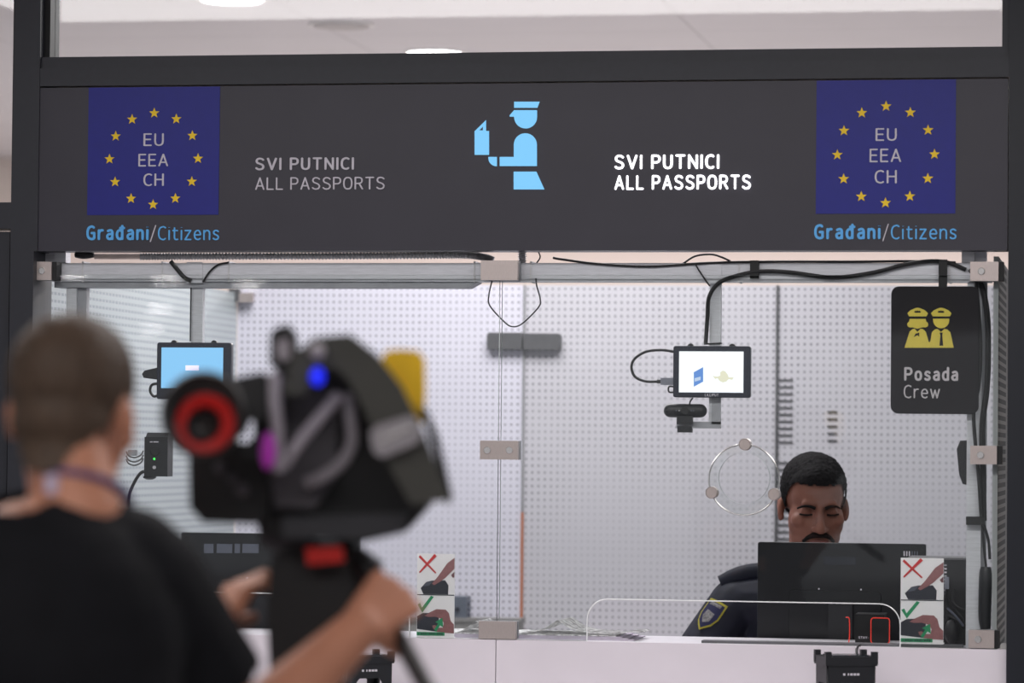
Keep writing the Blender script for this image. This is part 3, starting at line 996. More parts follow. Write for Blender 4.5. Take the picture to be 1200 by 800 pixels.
obj('strap_hook', tb([P(790, 453, 0.03), P(784, 453, 0.03), P(784, 459, 0.03), P(790, 459.5, 0.03)], 0.0022, k=5), M_CABLE, tw)
bm = tb([P(825, 403, 0.045), P(835, 402.5, 0.044), P(846, 402, 0.045)], 0.002, k=5)
obj('tie', bm, M_CABLE, tw)


def webcam(px0, px1, py0, py1, label, turn=0):
    a, b = P(px0, py1, 0.02), P(px1, py0, 0.02)
    c = (a + b) / 2
    t = thing('webcam', label, 'webcam', (c.x, 0.031, a.z - 0.026))
    r = (b.z - a.z) / 2
    L = (b.x - a.x) / 2 - r
    bm = bmesh.new()
    cap_prim(bm, (c.x - L, 0.031, c.z), (c.x + L, 0.031 + turn, c.z), r, r)
    for v in bm.verts:
        v.co.y = 0.031 + turn * max(0, (v.co.x - c.x)) / max(L, 1e-3) * 0.5 + (v.co.y - 0.031) * 0.85
    obj('body', bm, M_BLACK, t, smooth=True)
    obj('lens', cyl((c.x + 0.001, 0.031 - r * 0.86, c.z), (0, -1, 0), r * 0.55, 0.003, 20), M_GROOVE, t)
    for dx in (-0.020, -0.013, 0.016, 0.022):
        obj('indicator', cyl((c.x + dx, 0.031 - r * 0.86, c.z), (0, -1, 0), 0.0016, 0.0022, 10), M_BOLT if dx == -0.013 else M_PGREY, t)
    obj('clip', bx(c.x - 0.019, c.x + 0.019, 0.015, 0.037, c.z - r - 0.016, c.z - r + 0.004, c.x - 0.018, c.x + 0.018, 0.019, 0.035, c.z - r - 0.036, c.z - r - 0.020), M_BLACK, t, bevel=0.002)
    return t


wc = webcam(777, 828, 473, 489, 'black bar webcam clipped under the white screen')
obj('cable', tb([P(812, 466, 0.02), P(809, 470, 0.018), P(808, 474, 0.014)], 0.002, k=4), M_CABLE, wc)

wl = thing('webcam', 'black webcam poking out left of the blue screen', 'webcam', P(176, 445, 0.05))
o = pplate('body', [[(166, 438), (169, 434), (186, 430), (186, 445), (168, 442.5)]], 0.03, 0.03, M_BLACK, wl, 0.002)
obj('clip', tb([P(186, 449, 0.04), P(178, 451, 0.04), P(176, 458, 0.04), P(180, 464, 0.04), P(186, 463, 0.04)], 0.0035, k=6), M_BLACK, wl, smooth=True)

# access camera on the left
tc_ = thing('access_camera', 'small black box camera with green light beside the cameraman\'s head', 'security camera', P(180, 560, 0.03))
a, b = P(166.5, 558, 0.0), P(194.5, 512, 0.0)
bm = bx(a.x, b.x, 0.012, 0.060, a.z, b.z)
bm.verts.ensure_lookup_table()
v = box(bm, a.x + 0.002, b.x - 0.002, 0.016, 0.060, b.z, b.z + 0.011)
for q in (4, 5):
    v[q].co.y += 0.014
obj('housing', bm, M_BLACK, tc_, bevel=0.002)
c = P(181, 528, 0.01)
obj('lens', cyl((c.x, 0.0118, c.z), (0, -1, 0), 0.0125, 0.004, 24, 0.001), M_GROOVE, tc_, smooth=True)
c = P(180, 537.5, 0.01)
obj('status_light', cyl((c.x, 0.0118, c.z), (0, -1, 0), 0.0022, 0.0016, 12), mat('lit_green', (60, 255, 80), 0.4, emit=(70, 255, 90), estr=2.5), tc_)
c = P(180, 547.5, 0.01)
obj('button', cyl((c.x, 0.0118, c.z), (0, -1, 0), 0.0042, 0.0018, 16), M_GREYTXT, tc_)
pplate('marking', [[(175, 517), (178, 517), (178, 518.2), (175, 518.2)], [(179, 517), (185, 517), (185, 518.2), (179, 518.2)]], 0.0108, 0.001, M_GREYTXT, tc_)
c = P(174, 558, 0.03)
obj('foot', lathe(bmesh.new(), (c.x, 0.035, a.z), (0, 0, -1), [(0, 0.017), (0.004, 0.016), (0.008, 0.008)], 20), M_BLACK, tc_, smooth=True)
cl_ = thing('cable_clip', 'coiled grey cable ties between access camera and cameraman', 'cable clip', P(158, 545, 0.04))
for k, (py, rr) in enumerate(((531, 12), (536, 11), (540, 9))):
    obj('loop', tb([P(148, py - 2, 0.04), P(151, py + 3, 0.035), P(158, py + 5, 0.033), P(165, py + 2, 0.035), P(168, py - 3, 0.04)], 0.002, k=6), M_PATCH, cl_, smooth=True)
obj('bracket', pb(150, 160, 527, 534, 0.035, 0.045), M_ALUD, cl_)

tc_.location.y += 0.005
# handset behind the right post
hs = thing('handset', 'black intercom handset peeking out left of the right post', 'handset', P(1129, 570, 0.08))
pplate('body', [[(1121, 526), (1125, 516), (1136, 515.5), (1140, 520), (1140, 562), (1136, 568.5), (1128, 567), (1124, 556)]], 0.076, 0.03, M_BLACK, hs, 0.003)
obj('wall_clip', pb(1128, 1140, 530, 550, 0.107, 0.13), M_BLACK, hs)

# ================================================================== CREW SIGN
YC = 0.012
a, b = P(1043.5, 484.5, YC), P(1147.5, 335.5, YC)
cs = thing('crew_sign', 'black rounded crew sign with two yellow officers, hung by a strap', 'sign', ((a.x + b.x) / 2, YC, a.z))
plate('panel', [round_rect(a.x, b.x, a.z, b.z, 0.019, n=8)], YC, 0.006, mat('black_sign_face', (34, 31, 36), 0.55, 0, 0.2), cs, 0.001)
o = obj('strap', pb(1100, 1110, 304, 337, 0.0112, 0.0126), M_GROOVE, cs)


def Q(pts):
    return [(1030 + x / 3.81, 290 + y / 3.81) for x, y in pts]


M_YEL = mat('yellow_sign_print', (228, 208, 80), 0.5)
hat = [(127, 293), (140, 280), (160, 271), (172, 268), (186, 271), (206, 280), (219, 293), (212, 307), (135, 307)]
emb = [(157, 287), (163, 281), (168, 284), (172, 279), (176, 284), (181, 281), (188, 287), (183, 291), (162, 291)]
sets = [
    [hat, emb], [[(x + 105, y) for x, y in hat], [(x + 105, y) for x, y in emb]],
    [[(137, 318), (208, 318)] + arc(207, 343, 13, -70, 90, 8) + [(195, 356), (172, 362), (150, 356)] + arc(139, 343, 13, 90, 250, 8)],
    [[(241, 317), (314, 317)] + arc(278, 324, 36, 0, 180, 16)],
    [[(114, 447), (137, 375), (150, 364), (159, 362), (172, 376), (186, 362), (197, 364), (209, 375), (222, 420), (226, 424), (226, 447)], [(163, 384), (180, 379), (180, 398), (172, 391), (155, 400)]],
    [[(226, 447), (226, 424), (231, 412), (236, 378), (250, 365), (262, 363), (277, 376), (293, 363), (305, 365), (319, 378), (334, 447)], [(271, 379), (285, 379), (283, 392), (287, 438), (270, 438), (274, 392)]]]
bm = bmesh.new()
for sh in sets:
    bm.from_mesh(flat_mesh([pp(Q(l), YC - 0.001) for l in sh], YC - 0.001, 0.0012))
o = obj('crew_pictogram', bm, M_YEL, cs)
o['label'] = 'yellow pictogram of two uniformed crew members'
M_SIGNTXT = mat('pale_sign_print', (206, 200, 205), 0.5)
text('lettering', 'Posada', 1059.5, 1123, 430, 446, YC - 0.001, M_SIGNTXT, cs, 0.2, 0.0012)
text('lettering', 'Crew', 1059, 1101.5, 451, 466.5, YC - 0.001, M_SIGNTXT, cs, 0.11, 0.0012)

# ================================================================== REAR PARTITION FITTINGS
dl = thing('door_lock', 'dark grey two-part lock fitting on the dotted rear glass', 'lock', P(613, 410, YB - 0.02))
a, b = P(570.5, 409.5, YB - 0.02), P(611.8, 389.5, YB - 0.02)
plate('lock_case', [round_rect(a.x, b.x, a.z, b.z, 0.008, (1, 0, 0, 1))], YB - 0.022, 0.022, M_PATCH, dl, 0.001)
a, b = P(613.2, 410, YB - 0.02), P(657, 390.5, YB - 0.02)
plate('keeper', [round_rect(a.x, b.x, a.z, b.z, 0.008, (0, 1, 1, 0))], YB - 0.022, 0.022, M_PATCH, dl, 0.001)
for k, (px, lab) in enumerate(((613, 'thin grey seal down the middle joint of the dotted rear glass'), (910, 'dark seal down the right joint of the dotted rear glass'))):
    x = P(px, 500, YB - 0.004).x
    t = thing('seal_or_reflection', lab, 'seal', (x, YB - 0.004, P(px, 760, YB).z))
    if k == 0:
        obj('upper_strip', bx(x - 0.003, x + 0.003, YB - 0.006, YB - 0.0005, P(px, 600, YB).z, zt), mat('grey_seal', (150, 150, 152), 0.5), t)
        o = obj('lower_strip', bx(x - 0.0035, x + 0.0035, YB - 0.006, YB - 0.0005, P(px, 760, YB).z, P(px, 600, YB).z), M_ORANGE, t)  # orange put into the colour for light caught by the glass door edge
        o['label'] = 'lower strip coloured orange like a lit glass edge'
    else:
        obj('strip', bx(x - 0.004, x + 0.004, YB - 0.006, YB - 0.0005, P(px, 760, YB).z, zt), M_PATCH, t)
        for j in range(25):
            z = P(px, 640, YB).z + j * 0.0206 * 1.0
            if j in (13, 14):
                continue
            obj('reflected_dash', bx(x + 0.006, x + 0.048, YB - 0.003, YB - 0.0005, z, z + 0.005), M_PATCH, t)  # solid dashes standing in for dots reflected and doubled beside the joint
t = thing('seal_or_reflection', 'short column of dark dashes imitating reflected dots on the rear glass above the officer', 'marking', P(975, 520, YB - 0.002))
for j in range(5):
    a, b = P(969.5, 481.3 + 8.4 * j, YB), P(981, 483.6 + 8.4 * j, YB)
    obj('dash', bx(a.x, b.x, YB - 0.003, YB - 0.0005, b.z, a.z), M_PATCH, t)  # dark strips imitating a reflected, doubled column of the film's dots
cb = thing('corner_bracket', 'steel corner bracket at the top of the left rear panel', 'bracket', P(282, 356, YB - 0.03))
obj('plate', pb(268, 280, 338, 353, YB - 0.03, YB - 0.008), M_PATCH, cb, bevel=0.001)
obj('plate', pb(280, 296, 343, 354, YB - 0.03, YB - 0.008), M_STEEL, cb, bevel=0.001)
# low grey cabinet and small box seen over the counter
a, b = P(455, 722, 1.86), P(609, 722, 1.86)
ZRAIL = a.z
tb_ = thing('foot_rail', 'low grey rail at the foot of the rear glass behind the newspapers', 'rail', ((a.x + b.x) / 2, 1.9, FL))
obj('upright_panel', bx(a.x, b.x, 1.865, 1.93, FL, a.z - 0.012), mat('grey_cabinet', (150, 148, 146), 0.5), tb_)
obj('cap_rail', bx(a.x - 0.004, b.x + 0.004, 1.86, 1.935, a.z - 0.0118, a.z), mat('grey_cabinet_top', (140, 138, 137), 0.5), tb_, bevel=0.002)
jb = thing('control_box', 'small slate grey box on the grey foot rail, right of the left placard', 'box', P(541, 722, 1.87))
a, b = P(526, 722.0, 1.862), P(549, 699, 1.862)
zt_ = ZRAIL
obj('housing', bx(a.x, b.x - 0.006, 1.862, 1.93, zt_, b.z), mat('slate_plastic', (98, 104, 116), 0.5), jb, bevel=0.003)
for k in range(3):
    z = zt_ + 0.008 + k * 0.017
    obj('screw_knob', cyl((b.x - 0.007, 1.89, z), (1, 0, 0), 0.005, 0.008, 12), M_PGREY, jb)
obj('dial', cyl(((a.x + b.x) / 2 - 0.004, 1.8618, zt_ + 0.025), (0, -1, 0), 0.007, 0.003, 16), M_PBLK, jb)

# ================================================================== PLACARDS


def placard(x0, x1, y0, y1, label):
    yA = 0.018
    a, b = P(x0, y1, yA), P(x1, y0, yA)
    zb = ZC + (0.007 if x0 > 700 else 0.0)
    t = thing('instruction_placard', label, 'placard', ((a.x + b.x) / 2, yA, zb), 'fingerprint instruction placards')
    W, Hh = b.x - a.x, b.z - zb
    obj('card', bx(a.x, b.x, yA, yA + 0.003, zb, b.z), M_PAPER, t)
    obj('foot', bx(a.x, b.x, yA + 0.0035, yA + 0.05, zb, zb + 0.002), M_PAPER, t)

    def u(pts):   # placard coordinates: x 0..200, y 0..400 downwards
        return [(a.x + W * x / 200, b.z - Hh * y / 400) for x, y in pts]
    y1_, y2_, y3_ = yA - 0.0006, yA - 0.0011, yA - 0.0016

    def stroke(p, q, w0, w1):
        dx, dy = q[0] - p[0], q[1] - p[1]
        L = math.hypot(dx, dy)
        nx, ny = -dy / L, dx / L
        return [(p[0] + nx * w0, p[1] + ny * w0), (q[0] + nx * w1, q[1] + ny * w1), (q[0] - nx * w1, q[1] - ny * w1), (p[0] - nx * w0, p[1] - ny * w0)]
    plate('red_cross', [u(stroke((12, 12), (100, 92), 6, 3.5))], y2_, 0.0006, M_REDX, t)
    plate('red_cross', [u(stroke((98, 6), (14, 90), 8, 3.5))], y3_, 0.0006, M_REDX, t)
    plate('scanner_picture', [u([(20, 165), (50, 135), (80, 128), (150, 126), (168, 150), (166, 193), (35, 193)])], y1_, 0.0006, M_PBLK, t)
    plate('scanner_picture', [u([(30, 158), (52, 136), (84, 131), (66, 152)])], y2_, 0.0005, M_PGREY, t)
    plate('hand_picture', [u([(80, 142), (112, 108), (140, 72), (160, 45), (199, 18), (199, 70), (175, 92), (150, 115), (125, 132), (92, 150)])], y3_, 0.0006, M_PSKIN, t)
    plate('hand_picture', [u([(182, 100), (199, 84), (199, 112), (190, 112)])], y3_, 0.0006, M_PSKIN2, t)
    plate('divider', [u([(2, 194), (199, 194), (199, 198), (2, 198)])], y2_, 0.0006, M_PBLK, t)
    plate('green_tick', [u([(4, 242), (18, 236), (28, 258), (76, 200), (90, 206), (30, 282)])], y2_, 0.0006, M_GRN, t)
    plate('scanner_picture', [u([(2, 300), (30, 284), (90, 282), (118, 300), (118, 372), (2, 360)])], y1_, 0.0006, M_PBLK, t)
    plate('hand_picture', [u([(42, 296), (70, 280), (105, 264), (155, 266), (172, 282), (182, 320), (199, 336), (199, 378), (150, 376), (110, 372), (88, 356), (84, 342), (100, 340), (115, 352), (140, 352), (146, 330), (134, 310), (100, 300), (62, 302)])], y2_, 0.0006, M_PSKIN, t)
    plate('green_arrow', [u([(94, 362), (116, 332), (100, 326), (138, 304), (142, 350), (126, 340), (106, 372)])], y3_, 0.0006, M_GRN, t)
    bar = plate('green_bar', [u([(2, 374), (150, 374), (150, 390), (2, 390)])], y3_, 0.0006, M_GRN, t)
    loops = [u([(12 + 11 * k, 378), (12 + 11 * k + (7 if k % 4 else 3), 378), (12 + 11 * k + (7 if k % 4 else 3), 386), (12 + 11 * k, 386)]) for k in range(12)]
    plate('marking', loops, y3_ - 0.0004, 0.0004, M_PBLK, bar)
    return t


placard(488, 533, 649, 746, 'fingerprint instruction placard on the counter, left one beside the newspapers')
placard(1055, 1106, 654, 755, 'fingerprint instruction placard on the counter, right one beside the monitor')

# ================================================================== NEWSPAPERS
M_NEWS = mat('newsprint', (205, 202, 204), 0.8, var=0.7, scale=70)
M_NEDGE = mat('newsprint_edges', (196, 188, 202), 0.8, var=0.15, scale=60, stretch=(1, 1, 30))


def newspaper(prof, y0, y1, label, pages=4):
    """a sheaf of folded pages: profile in pixels swept from y0 to y1"""
    ym = (y0 + y1) / 2
    pts = smooth_path([Vector((P(a, b, y0).x, 0, max(P(a, b, y0).z, ZC + 0.0015))) for a, b in prof], 5)
    t = thing('newspaper', label, 'newspaper', (sum(p.x for p in pts) / len(pts), ym, ZC), 'newspapers on the counter')
    bm = bmesh.new()
    rows = []
    for yy in (y0, ym, y1):
        rows.append([bm.verts.new((p.x + (yy - y0) * 0.04, yy, p.z)) for p in pts])
    for r0, r1 in zip(rows, rows[1:]):
        for i in range(len(pts) - 1):
            bm.faces.new((r0[i], r0[i + 1], r1[i + 1], r1[i]))
    bmesh.ops.solidify(bm, geom=bm.faces[:], thickness=0.002)
    obj('cover_page', bm, M_NEWS, t)
    return t


nst = thing('newspaper', 'flat folded stack of newspapers under the tented one', 'newspaper', (P(625, 750, 0.05).x, 0.1, ZC), 'newspapers on the counter')
x0, x1 = P(508, 748, 0.03).x, P(742, 750, 0.03).x
for k in range(4):
    obj('folded_sheet', bx(x0 + 0.012 * ((k * 3) % 4), x1 - 0.015 * ((k * 5) % 4), 0.035 + 0.003 * k, 0.24, ZC + 0.0004 + 0.0030 * k, ZC + 0.0029 + 0.0030 * k), M_NEDGE if k < 3 else M_NEWS, nst)
newspaper([(533, 741), (542, 738), (552, 731), (557, 727.5), (562, 731), (572, 738), (580, 741)], 0.05, 0.21, 'tented newspaper half hidden by the bottom middle clamp')
newspaper([(606, 742), (625, 740.5), (638, 736), (648, 730), (653, 726.5), (658, 729.5), (670, 737), (690, 741.5), (715, 743)], 0.05, 0.23, 'tented newspaper with a peaked page, left of the right counter slot')
newspaper([(690, 745), (708, 745), (722, 743), (735, 741), (745, 740.5), (748, 742)], 0.04, 0.2, 'curled newspaper at the right end of the stack')

# ================================================================== MONITORS


def monitor(x0, x1, y0, yd, hgt, label, name='monitor', stand=True, vents=True):
    a, b = P(x0, y0, yd), P(x1, y0, yd)
    zt_m = (a.z + b.z) / 2
    zb = zt_m - hgt
    t = thing(name, label, 'monitor', ((a.x + b.x) / 2, yd + 0.06, 0.93))
    M_B = mat('monitor_back', (11, 12, 19), 0.38, 0, 0.4)
    plate('back_shell', [round_rect(a.x, b.x, zb, zt_m, 0.006)], yd, 0.022, M_B, t, 0.002)
    xm = (a.x + b.x) / 2
    obj('bezel', bx(a.x + 0.001, b.x - 0.001, yd + 0.0225, yd + 0.03, zb + 0.001, zt_m - 0.001), M_BLACK, t)
    obj('panel_screen', bx(a.x + 0.015, b.x - 0.015, yd + 0.0305, yd + 0.032, zb + 0.02, zt_m - 0.015), mat('dim_screen', (60, 66, 80), 0.2), t)
    zc = (zb + zt_m) / 2
    plate('mount_cover', [round_rect(xm - 0.13, xm + 0.10, zb + 0.03, zc + 0.03, 0.01)], yd - 0.006, 0.006, mat('monitor_back_cover', (16, 17, 22), 0.3), t, 0.001)
    for dx, z in ((-0.055, zc + 0.035), (0.05, zc + 0.035), (-0.055, zb + 0.03)):
        obj('screw', cyl((xm + dx, yd - 0.0062, z), (0, -1, 0), 0.0022, 0.001, 10), M_GREYTXT, t)
    obj('stand_neck', bx(xm - 0.03, xm + 0.03, yd - 0.022, yd - 0.0065, 0.945, zc), M_BLACK, t, bevel=0.003)
    obj('stand_base', bx(xm - 0.11, xm + 0.11, yd - 0.022, yd + 0.14, 0.93, 0.944), M_BLACK, t, bevel=0.003)
    return t, a, b, zt_m


mo, a, b, zt_m = monitor(888, 1085, 636, 0.335, 0.30, 'black monitor seen from behind, hiding the officer\'s chest')
for k in range(6):
    x = b.x - 0.055 + k * 0.0065
    obj('vent', bx(x, x + 0.003, 0.333, 0.3345, zt_m - 0.03, zt_m - 0.018), M_GREYTXT if k < 3 else M_PGREY, mo)
o = obj('label_plate', pb(965, 1003, 652, 662, 0.333, 0.3345), mat('glossy_label', (40, 42, 50), 0.15), mo)

ml, a, b, zt_m = monitor(212, 420, 625, 0.335, 0.30, 'dark grey monitor seen from behind, past the cameraman\'s left hand')
for (p0, p1) in ((239, 250), (254, 272), (275, 281), (284, 303)):
    obj('label_plate', pb(p0, p1, 637, 648, 0.331, 0.3345), M_PGREY, ml)
obj('document_tray', bx(a.x + 0.03, a.x + 0.14, 0.31, 0.334, zt_m - 0.20, zt_m - 0.17), M_PATCH, ml)

# black reader standing behind the glass in front of the monitor: red outlined windows
rd = thing('document_reader', 'black document reader with red outlined edges in front of the monitor', 'reader', (P(1024, 757, 0.15).x, 0.16, ZC))
ZR = ZC + 0.0065
a, b = P(996, 755, 0.10), P(1046, 722, 0.10)
M_REDL = mat('red_edge', (205, 52, 40), 0.5, emit=(215, 50, 36), estr=0.35)
obj('body', bx(a.x + 0.012, b.x - 0.02, 0.105, 0.20, ZC, b.z + 0.004), mat('reader_black', (16, 17, 19), 0.35), rd, bevel=0.004)
a1, b1 = P(1020, 754, 0.095), P(1043, 723.5, 0.095)
outer = round_rect(a1.x, b1.x, a1.z, b1.z, 0.008)
inner = round_rect(a1.x + 0.0022, b1.x - 0.0022, a1.z + 0.0022, b1.z - 0.0022, 0.006)
plate('front_pad', [outer], 0.0955, 0.009, mat('reader_black', (16, 17, 19), 0.35), rd)
plate('red_frame', [outer, inner], 0.094, 0.0014, M_REDL, rd)
obj('red_frame', tb([P(991, 723, 0.10), P(994.5, 723.5, 0.10), P(995.5, 728, 0.10), P(995.5, 745, 0.10), P(994.5, 753, 0.10)], 0.0013, k=6), M_REDL, rd, smooth=True)
text('lettering', 'STAY-', 1006, 1018, 745.5, 748, 0.103, M_GREYTXT, rd, 0.16, 0.001)
obj('cable', tb([P(1004, 766, -0.05), P(1004, 760, -0.03), P(1007, 756.5, 0.0), P(1012, 755.5, 0.06)], 0.003, k=6), M_CABLE, rd, smooth=True)

# computer case with plugs behind the right placard
pc = thing('computer_case', 'black computer case full of cables behind the right placard', 'computer', (P(1120, 757, 0.15).x, 0.18, ZC))
a, b = P(1104, 755, 0.12), P(1133, 656, 0.12)
obj('case', bx(a.x, b.x, 0.12, 0.26, ZC, b.z), mat('case_black', (20, 20, 24), 0.4), pc, bevel=0.003)
obj('top_plate', bx(P(1064, 655, 0.12).x, b.x + 0.002, 0.115, 0.265, b.z + 0.0005, b.z + 0.005), M_PATCH, pc)
for k in range(9):
    c = P(1108, 662 + 4.2 * k, 0.12)
    obj('port', bx(c.x - 0.003, c.x + 0.003, 0.117, 0.1195, c.z - 0.002, c.z + 0.002), M_GREYTXT if k % 3 else M_ALUD, pc)
obj('connector', pb(1107, 1112, 676, 690, 0.105, 0.119), mat('grey_plug', (122, 124, 136), 0.45), pc)
for k, pts in enumerate((((1109, 690), (1108, 705), (1112, 722), (1108, 740), (1112, 752)), ((1112, 700), (1121, 716), (1128, 725), (1131, 735)), ((1110, 712), (1120, 722), (1129, 733)), ((1112, 720), (1121, 728), (1116, 742), (1122, 752)), ((1118, 690), (1117, 705), (1124, 712), (1130, 714)))):
    obj('cable', tb([P(x, y, 0.108 - 0.004 * k) for x, y in pts], 0.0028, k=6), M_CABLE if k != 2 else M_PGREY, pc, smooth=True)
bm = bmesh.new()
ell_prim(bm, P(1115, 740, 0.10), (0.018, 0.02, 0.03))
obj('cable_coil', bm, M_CABLE, pc, smooth=True)


# ================================================================== SCANNERS on the public shelf
def scanner(px, label, yc=-0.18, turn=0.35):
    c = P(px, 780, yc)
    zb, ztp = 0.93, P(px, 763, yc - 0.03).z
    t = thing('passport_scanner', label, 'scanner', (c.x, yc, zb), 'black passport scanners')
    h = ztp - zb
    Rz = Matrix.Translation((c.x, yc, 0)) @ Matrix.Rotation(turn, 4, 'Z')

    def wall(w0, w1, notch):
        o_ = [(-w0, 0), (-w0 * 0.55, 0), (-notch, 0.012), (-notch, h * 0.48), (-notch + 0.008, h * 0.55), (notch - 0.008, h * 0.55), (notch, h * 0.48), (notch, 0.012), (w0 * 0.55, 0), (w0, 0), (w1, h * 0.85), (-w1, h * 0.85)]
        return [(x, zb + z) for x, z in o_]
    wx, wy = 0.056, 0.048
    for k, (w0, off, rz) in enumerate(((wx, -wy, 0), (wx, wy, 0), (wy, -wx, PI / 2), (wy, wx, PI / 2))):
        me = flat_mesh([wall(w0 * 0.92, w0, w0 * 0.6)], -0.003, 0.006)
        me.transform(Matrix.Rotation(rz, 4, 'Z') @ Matrix.Translation((0, off if k < 2 else off * -1, 0)))
        me.transform(Rz)
        link('side_wall', me, M_BLACK, t)
    bm = bx(-wx - 0.006, wx + 0.006, -wy - 0.006, wy + 0.006, zb + h * 0.80, zb + h * 0.93)
    bm.transform(Rz)
    obj('rim', bm, M_BLACK, t, bevel=0.003)
    for sx in (-1, 1):
        for sy in (-1, 1):
            bm = bmesh.new()
            box(bm, sx * wx - 0.007, sx * wx + 0.007, sy * wy - 0.007, sy * wy + 0.007, zb + h * 0.82, zb + h)
            bm.transform(Rz)
            obj('corner_guard', bm, M_BLACK, t, bevel=0.003)
    bm = bx(-wx * 0.8, wx * 0.8, -wy * 0.8, wy * 0.8, zb + h * 0.931, zb + h * 0.945)
    bm.transform(Rz)
    obj('glass_plate', bm, mat('scanner_glass', (30, 36, 44), 0.1), t)
    me = flat_mesh([[(x, zb + h * 0.665 + dz) for x, dz in ((x0, 0), (x0 + wd, 0), (x0 + wd, 0.005), (x0, 0.005))] for x0, wd in ((-0.020, 0.005), (-0.009, 0.003), (-0.003, 0.006), (0.005, 0.006), (0.013, 0.006))], -wy - 0.0045, 0.001)
    me.transform(Rz)
    link('marking', me, M_GREYTXT, t)
    return t


scanner(991, 'black passport scanner in front of the counter, below the monitor')
scanner(424, 'black passport scanner in front of the counter, below the cameraman\'s hand', turn=0.6)
# ================================================================== PEOPLE


def head_prims(c, yaw, pitch, s=1.0, roll=0.0, wide=(.062, .053)):
    """head facing local -Y; returns shapes and the head's own frame"""
    R = Matrix.Rotation(yaw, 3, 'Z') @ Matrix.Rotation(pitch, 3, 'X') @ Matrix.Rotation(roll, 3, 'Y')
    c = Vector(c)

    def g(x, y, z):
        return c + R @ (Vector((x, y, z)) * s)

    def e(p, r, rot=None):
        return ('e', g(*p), [q * s for q in r], R @ rot if rot else R)

    def k(a, b, ra, rb):
        return ('c', g(*a), g(*b), ra * s, rb * s)
    pr = [e((0, .02, .035), (.075, .095, .080)), e((0, -.03, .038), (.063, .055, .062)), e((0, -.035, -.03), (wide[0], .055, .07)),
          e((0, -.03, -.068), (wide[1], .052, .044)), e((0, -.066, -.096), (.024, .021, .018)),
          k((-.033, -.079, .02), (.033, -.079, .02), .0110, .0110),
          k((0, -.088, .01), (0, -.110, -.032), .0085, .0115), e((0, -.110, -.036), (.0135, .0125, .0115)),
          k((-.021, -.084, -.062), (.021, -.084, -.062), .0085, .0085), k((-.016, -.083, -.075), (.016, -.083, -.075), .0085, .0085)]
    for sx in (-1, 1):
        pr += [e((sx * .041, -.062, -.022), (.024, .022, .02)), e((sx * .0135, -.100, -.038), (.009, .010, .008)),
               e((sx * .031, -.073, .0), (.0145, .0135, .0125)),
               e((sx * .078, .016, -.012), (.008, .019, .031), Matrix.Rotation(sx * 0.3, 3, 'Z') @ Matrix.Rotation(-0.2, 3, 'X')),
               k((sx * .081, .024, .006), (sx * .082, .026, -.012), .006, .006), e((sx * .077, .006, -.028), (.007, .009, .01))]
    return pr, g, R, c


def head_local(me, c, R, s):
    co = get_co(me)
    return (co - np.array(c)) @ np.array(R) / s


def hair_shell(pr, c, R, s, edge, lift, top=0.0, nape=False):
    """a cap of hair following the skull down to its hairline"""
    extra = [('c', Vector(c) + R @ (Vector((0, .03, -.03)) * s), Vector(c) + R @ (Vector((0, .046, -.12)) * s), .058 * s, .050 * s)] if nape else []
    me = organic([p for p in pr[:2]] + extra + [('e', Vector(c) + R @ (Vector((0, .035, -.02)) * s), [.062 * s, .07 * s, .06 * s], R)], 0.004, 14, inflate=lift)
    q = head_local(me, c, R, s)
    rng = np.random.default_rng(3)
    co = get_co(me)
    nrm = np.empty(len(me.vertices) * 3)
    me.vertices.foreach_get('normal', nrm)
    nrm = nrm.reshape(-1, 3)
    up = np.clip((q[:, 2] - .04) / .06, 0, 1)
    co += nrm * (rng.normal(0, .0011, len(co)) + top * up)[:, None]
    set_co(me, co)
    ed = np.interp(q[:, 1], edge[0], edge[1]) + .0015 * np.sin(q[:, 0] * 330) * (q[:, 1] < -.03)
    if nape:
        ed = ed + np.clip((np.abs(q[:, 0]) - .025) / .03, 0, 1) * .035 * (q[:, 1] > .05)
    return keep_verts(me, q[:, 2] > ed)


def cut(me, planes):
    co = get_co(me)
    keep = np.ones(len(co), bool)
    for p, n, near in planes:
        d = (co - np.array(p)) @ np.array(n)
        m_ = d > 0
        if near is not None:
            m_ &= np.linalg.norm(co - np.array(p), axis=1) < near
        keep &= ~m_
    return keep_verts(me, keep)


M_SKIN = mat('tanned_skin', (134, 87, 73), 0.55, 0, 0.35, 0.06, 30)
M_SKIN2 = mat('fair_skin', (182, 124, 98), 0.5, 0, 0.35, 0.07, 25)
M_HAIRD = mat('black_hair', (24, 22, 24), 0.8, 0, 0.12, 0.3, 150, bump=0.4, stretch=(1, 1, 0.3))
M_HAIRB = mat('brown_hair', (74, 58, 46), 0.6, 0, 0.3, 0.25, 120, bump=0.4, stretch=(1, 1, 0.3))
M_UNIF = mat('navy_uniform', (20, 22, 36), 0.7, 0, 0.3, 0.2, 30, bump=0.2)
M_TEE = mat('black_cotton', (15, 15, 19), 0.85, 0, 0.2, 0.2, 20, bump=0.2)
M_TROU = mat('dark_trousers', (32, 33, 40), 0.8)
M_SHOE = mat('black_shoe', (18, 17, 17), 0.4)

# ------------------------------------------------------------ officer
OY = 0.72
hc_ = P(954, 592, OY)
OX = hc_.x
sO = 1.08
hp, g, R, c = head_prims(hc_, 0.25, 0.20, sO, wide=(.068, .062))
off = thing('person', 'officer in dark navy uniform with moustache, seated behind the black monitor looking down', 'person', (OX, OY, FL))


def o3(x, y, z):
    return Vector((OX + x, OY + y, z))


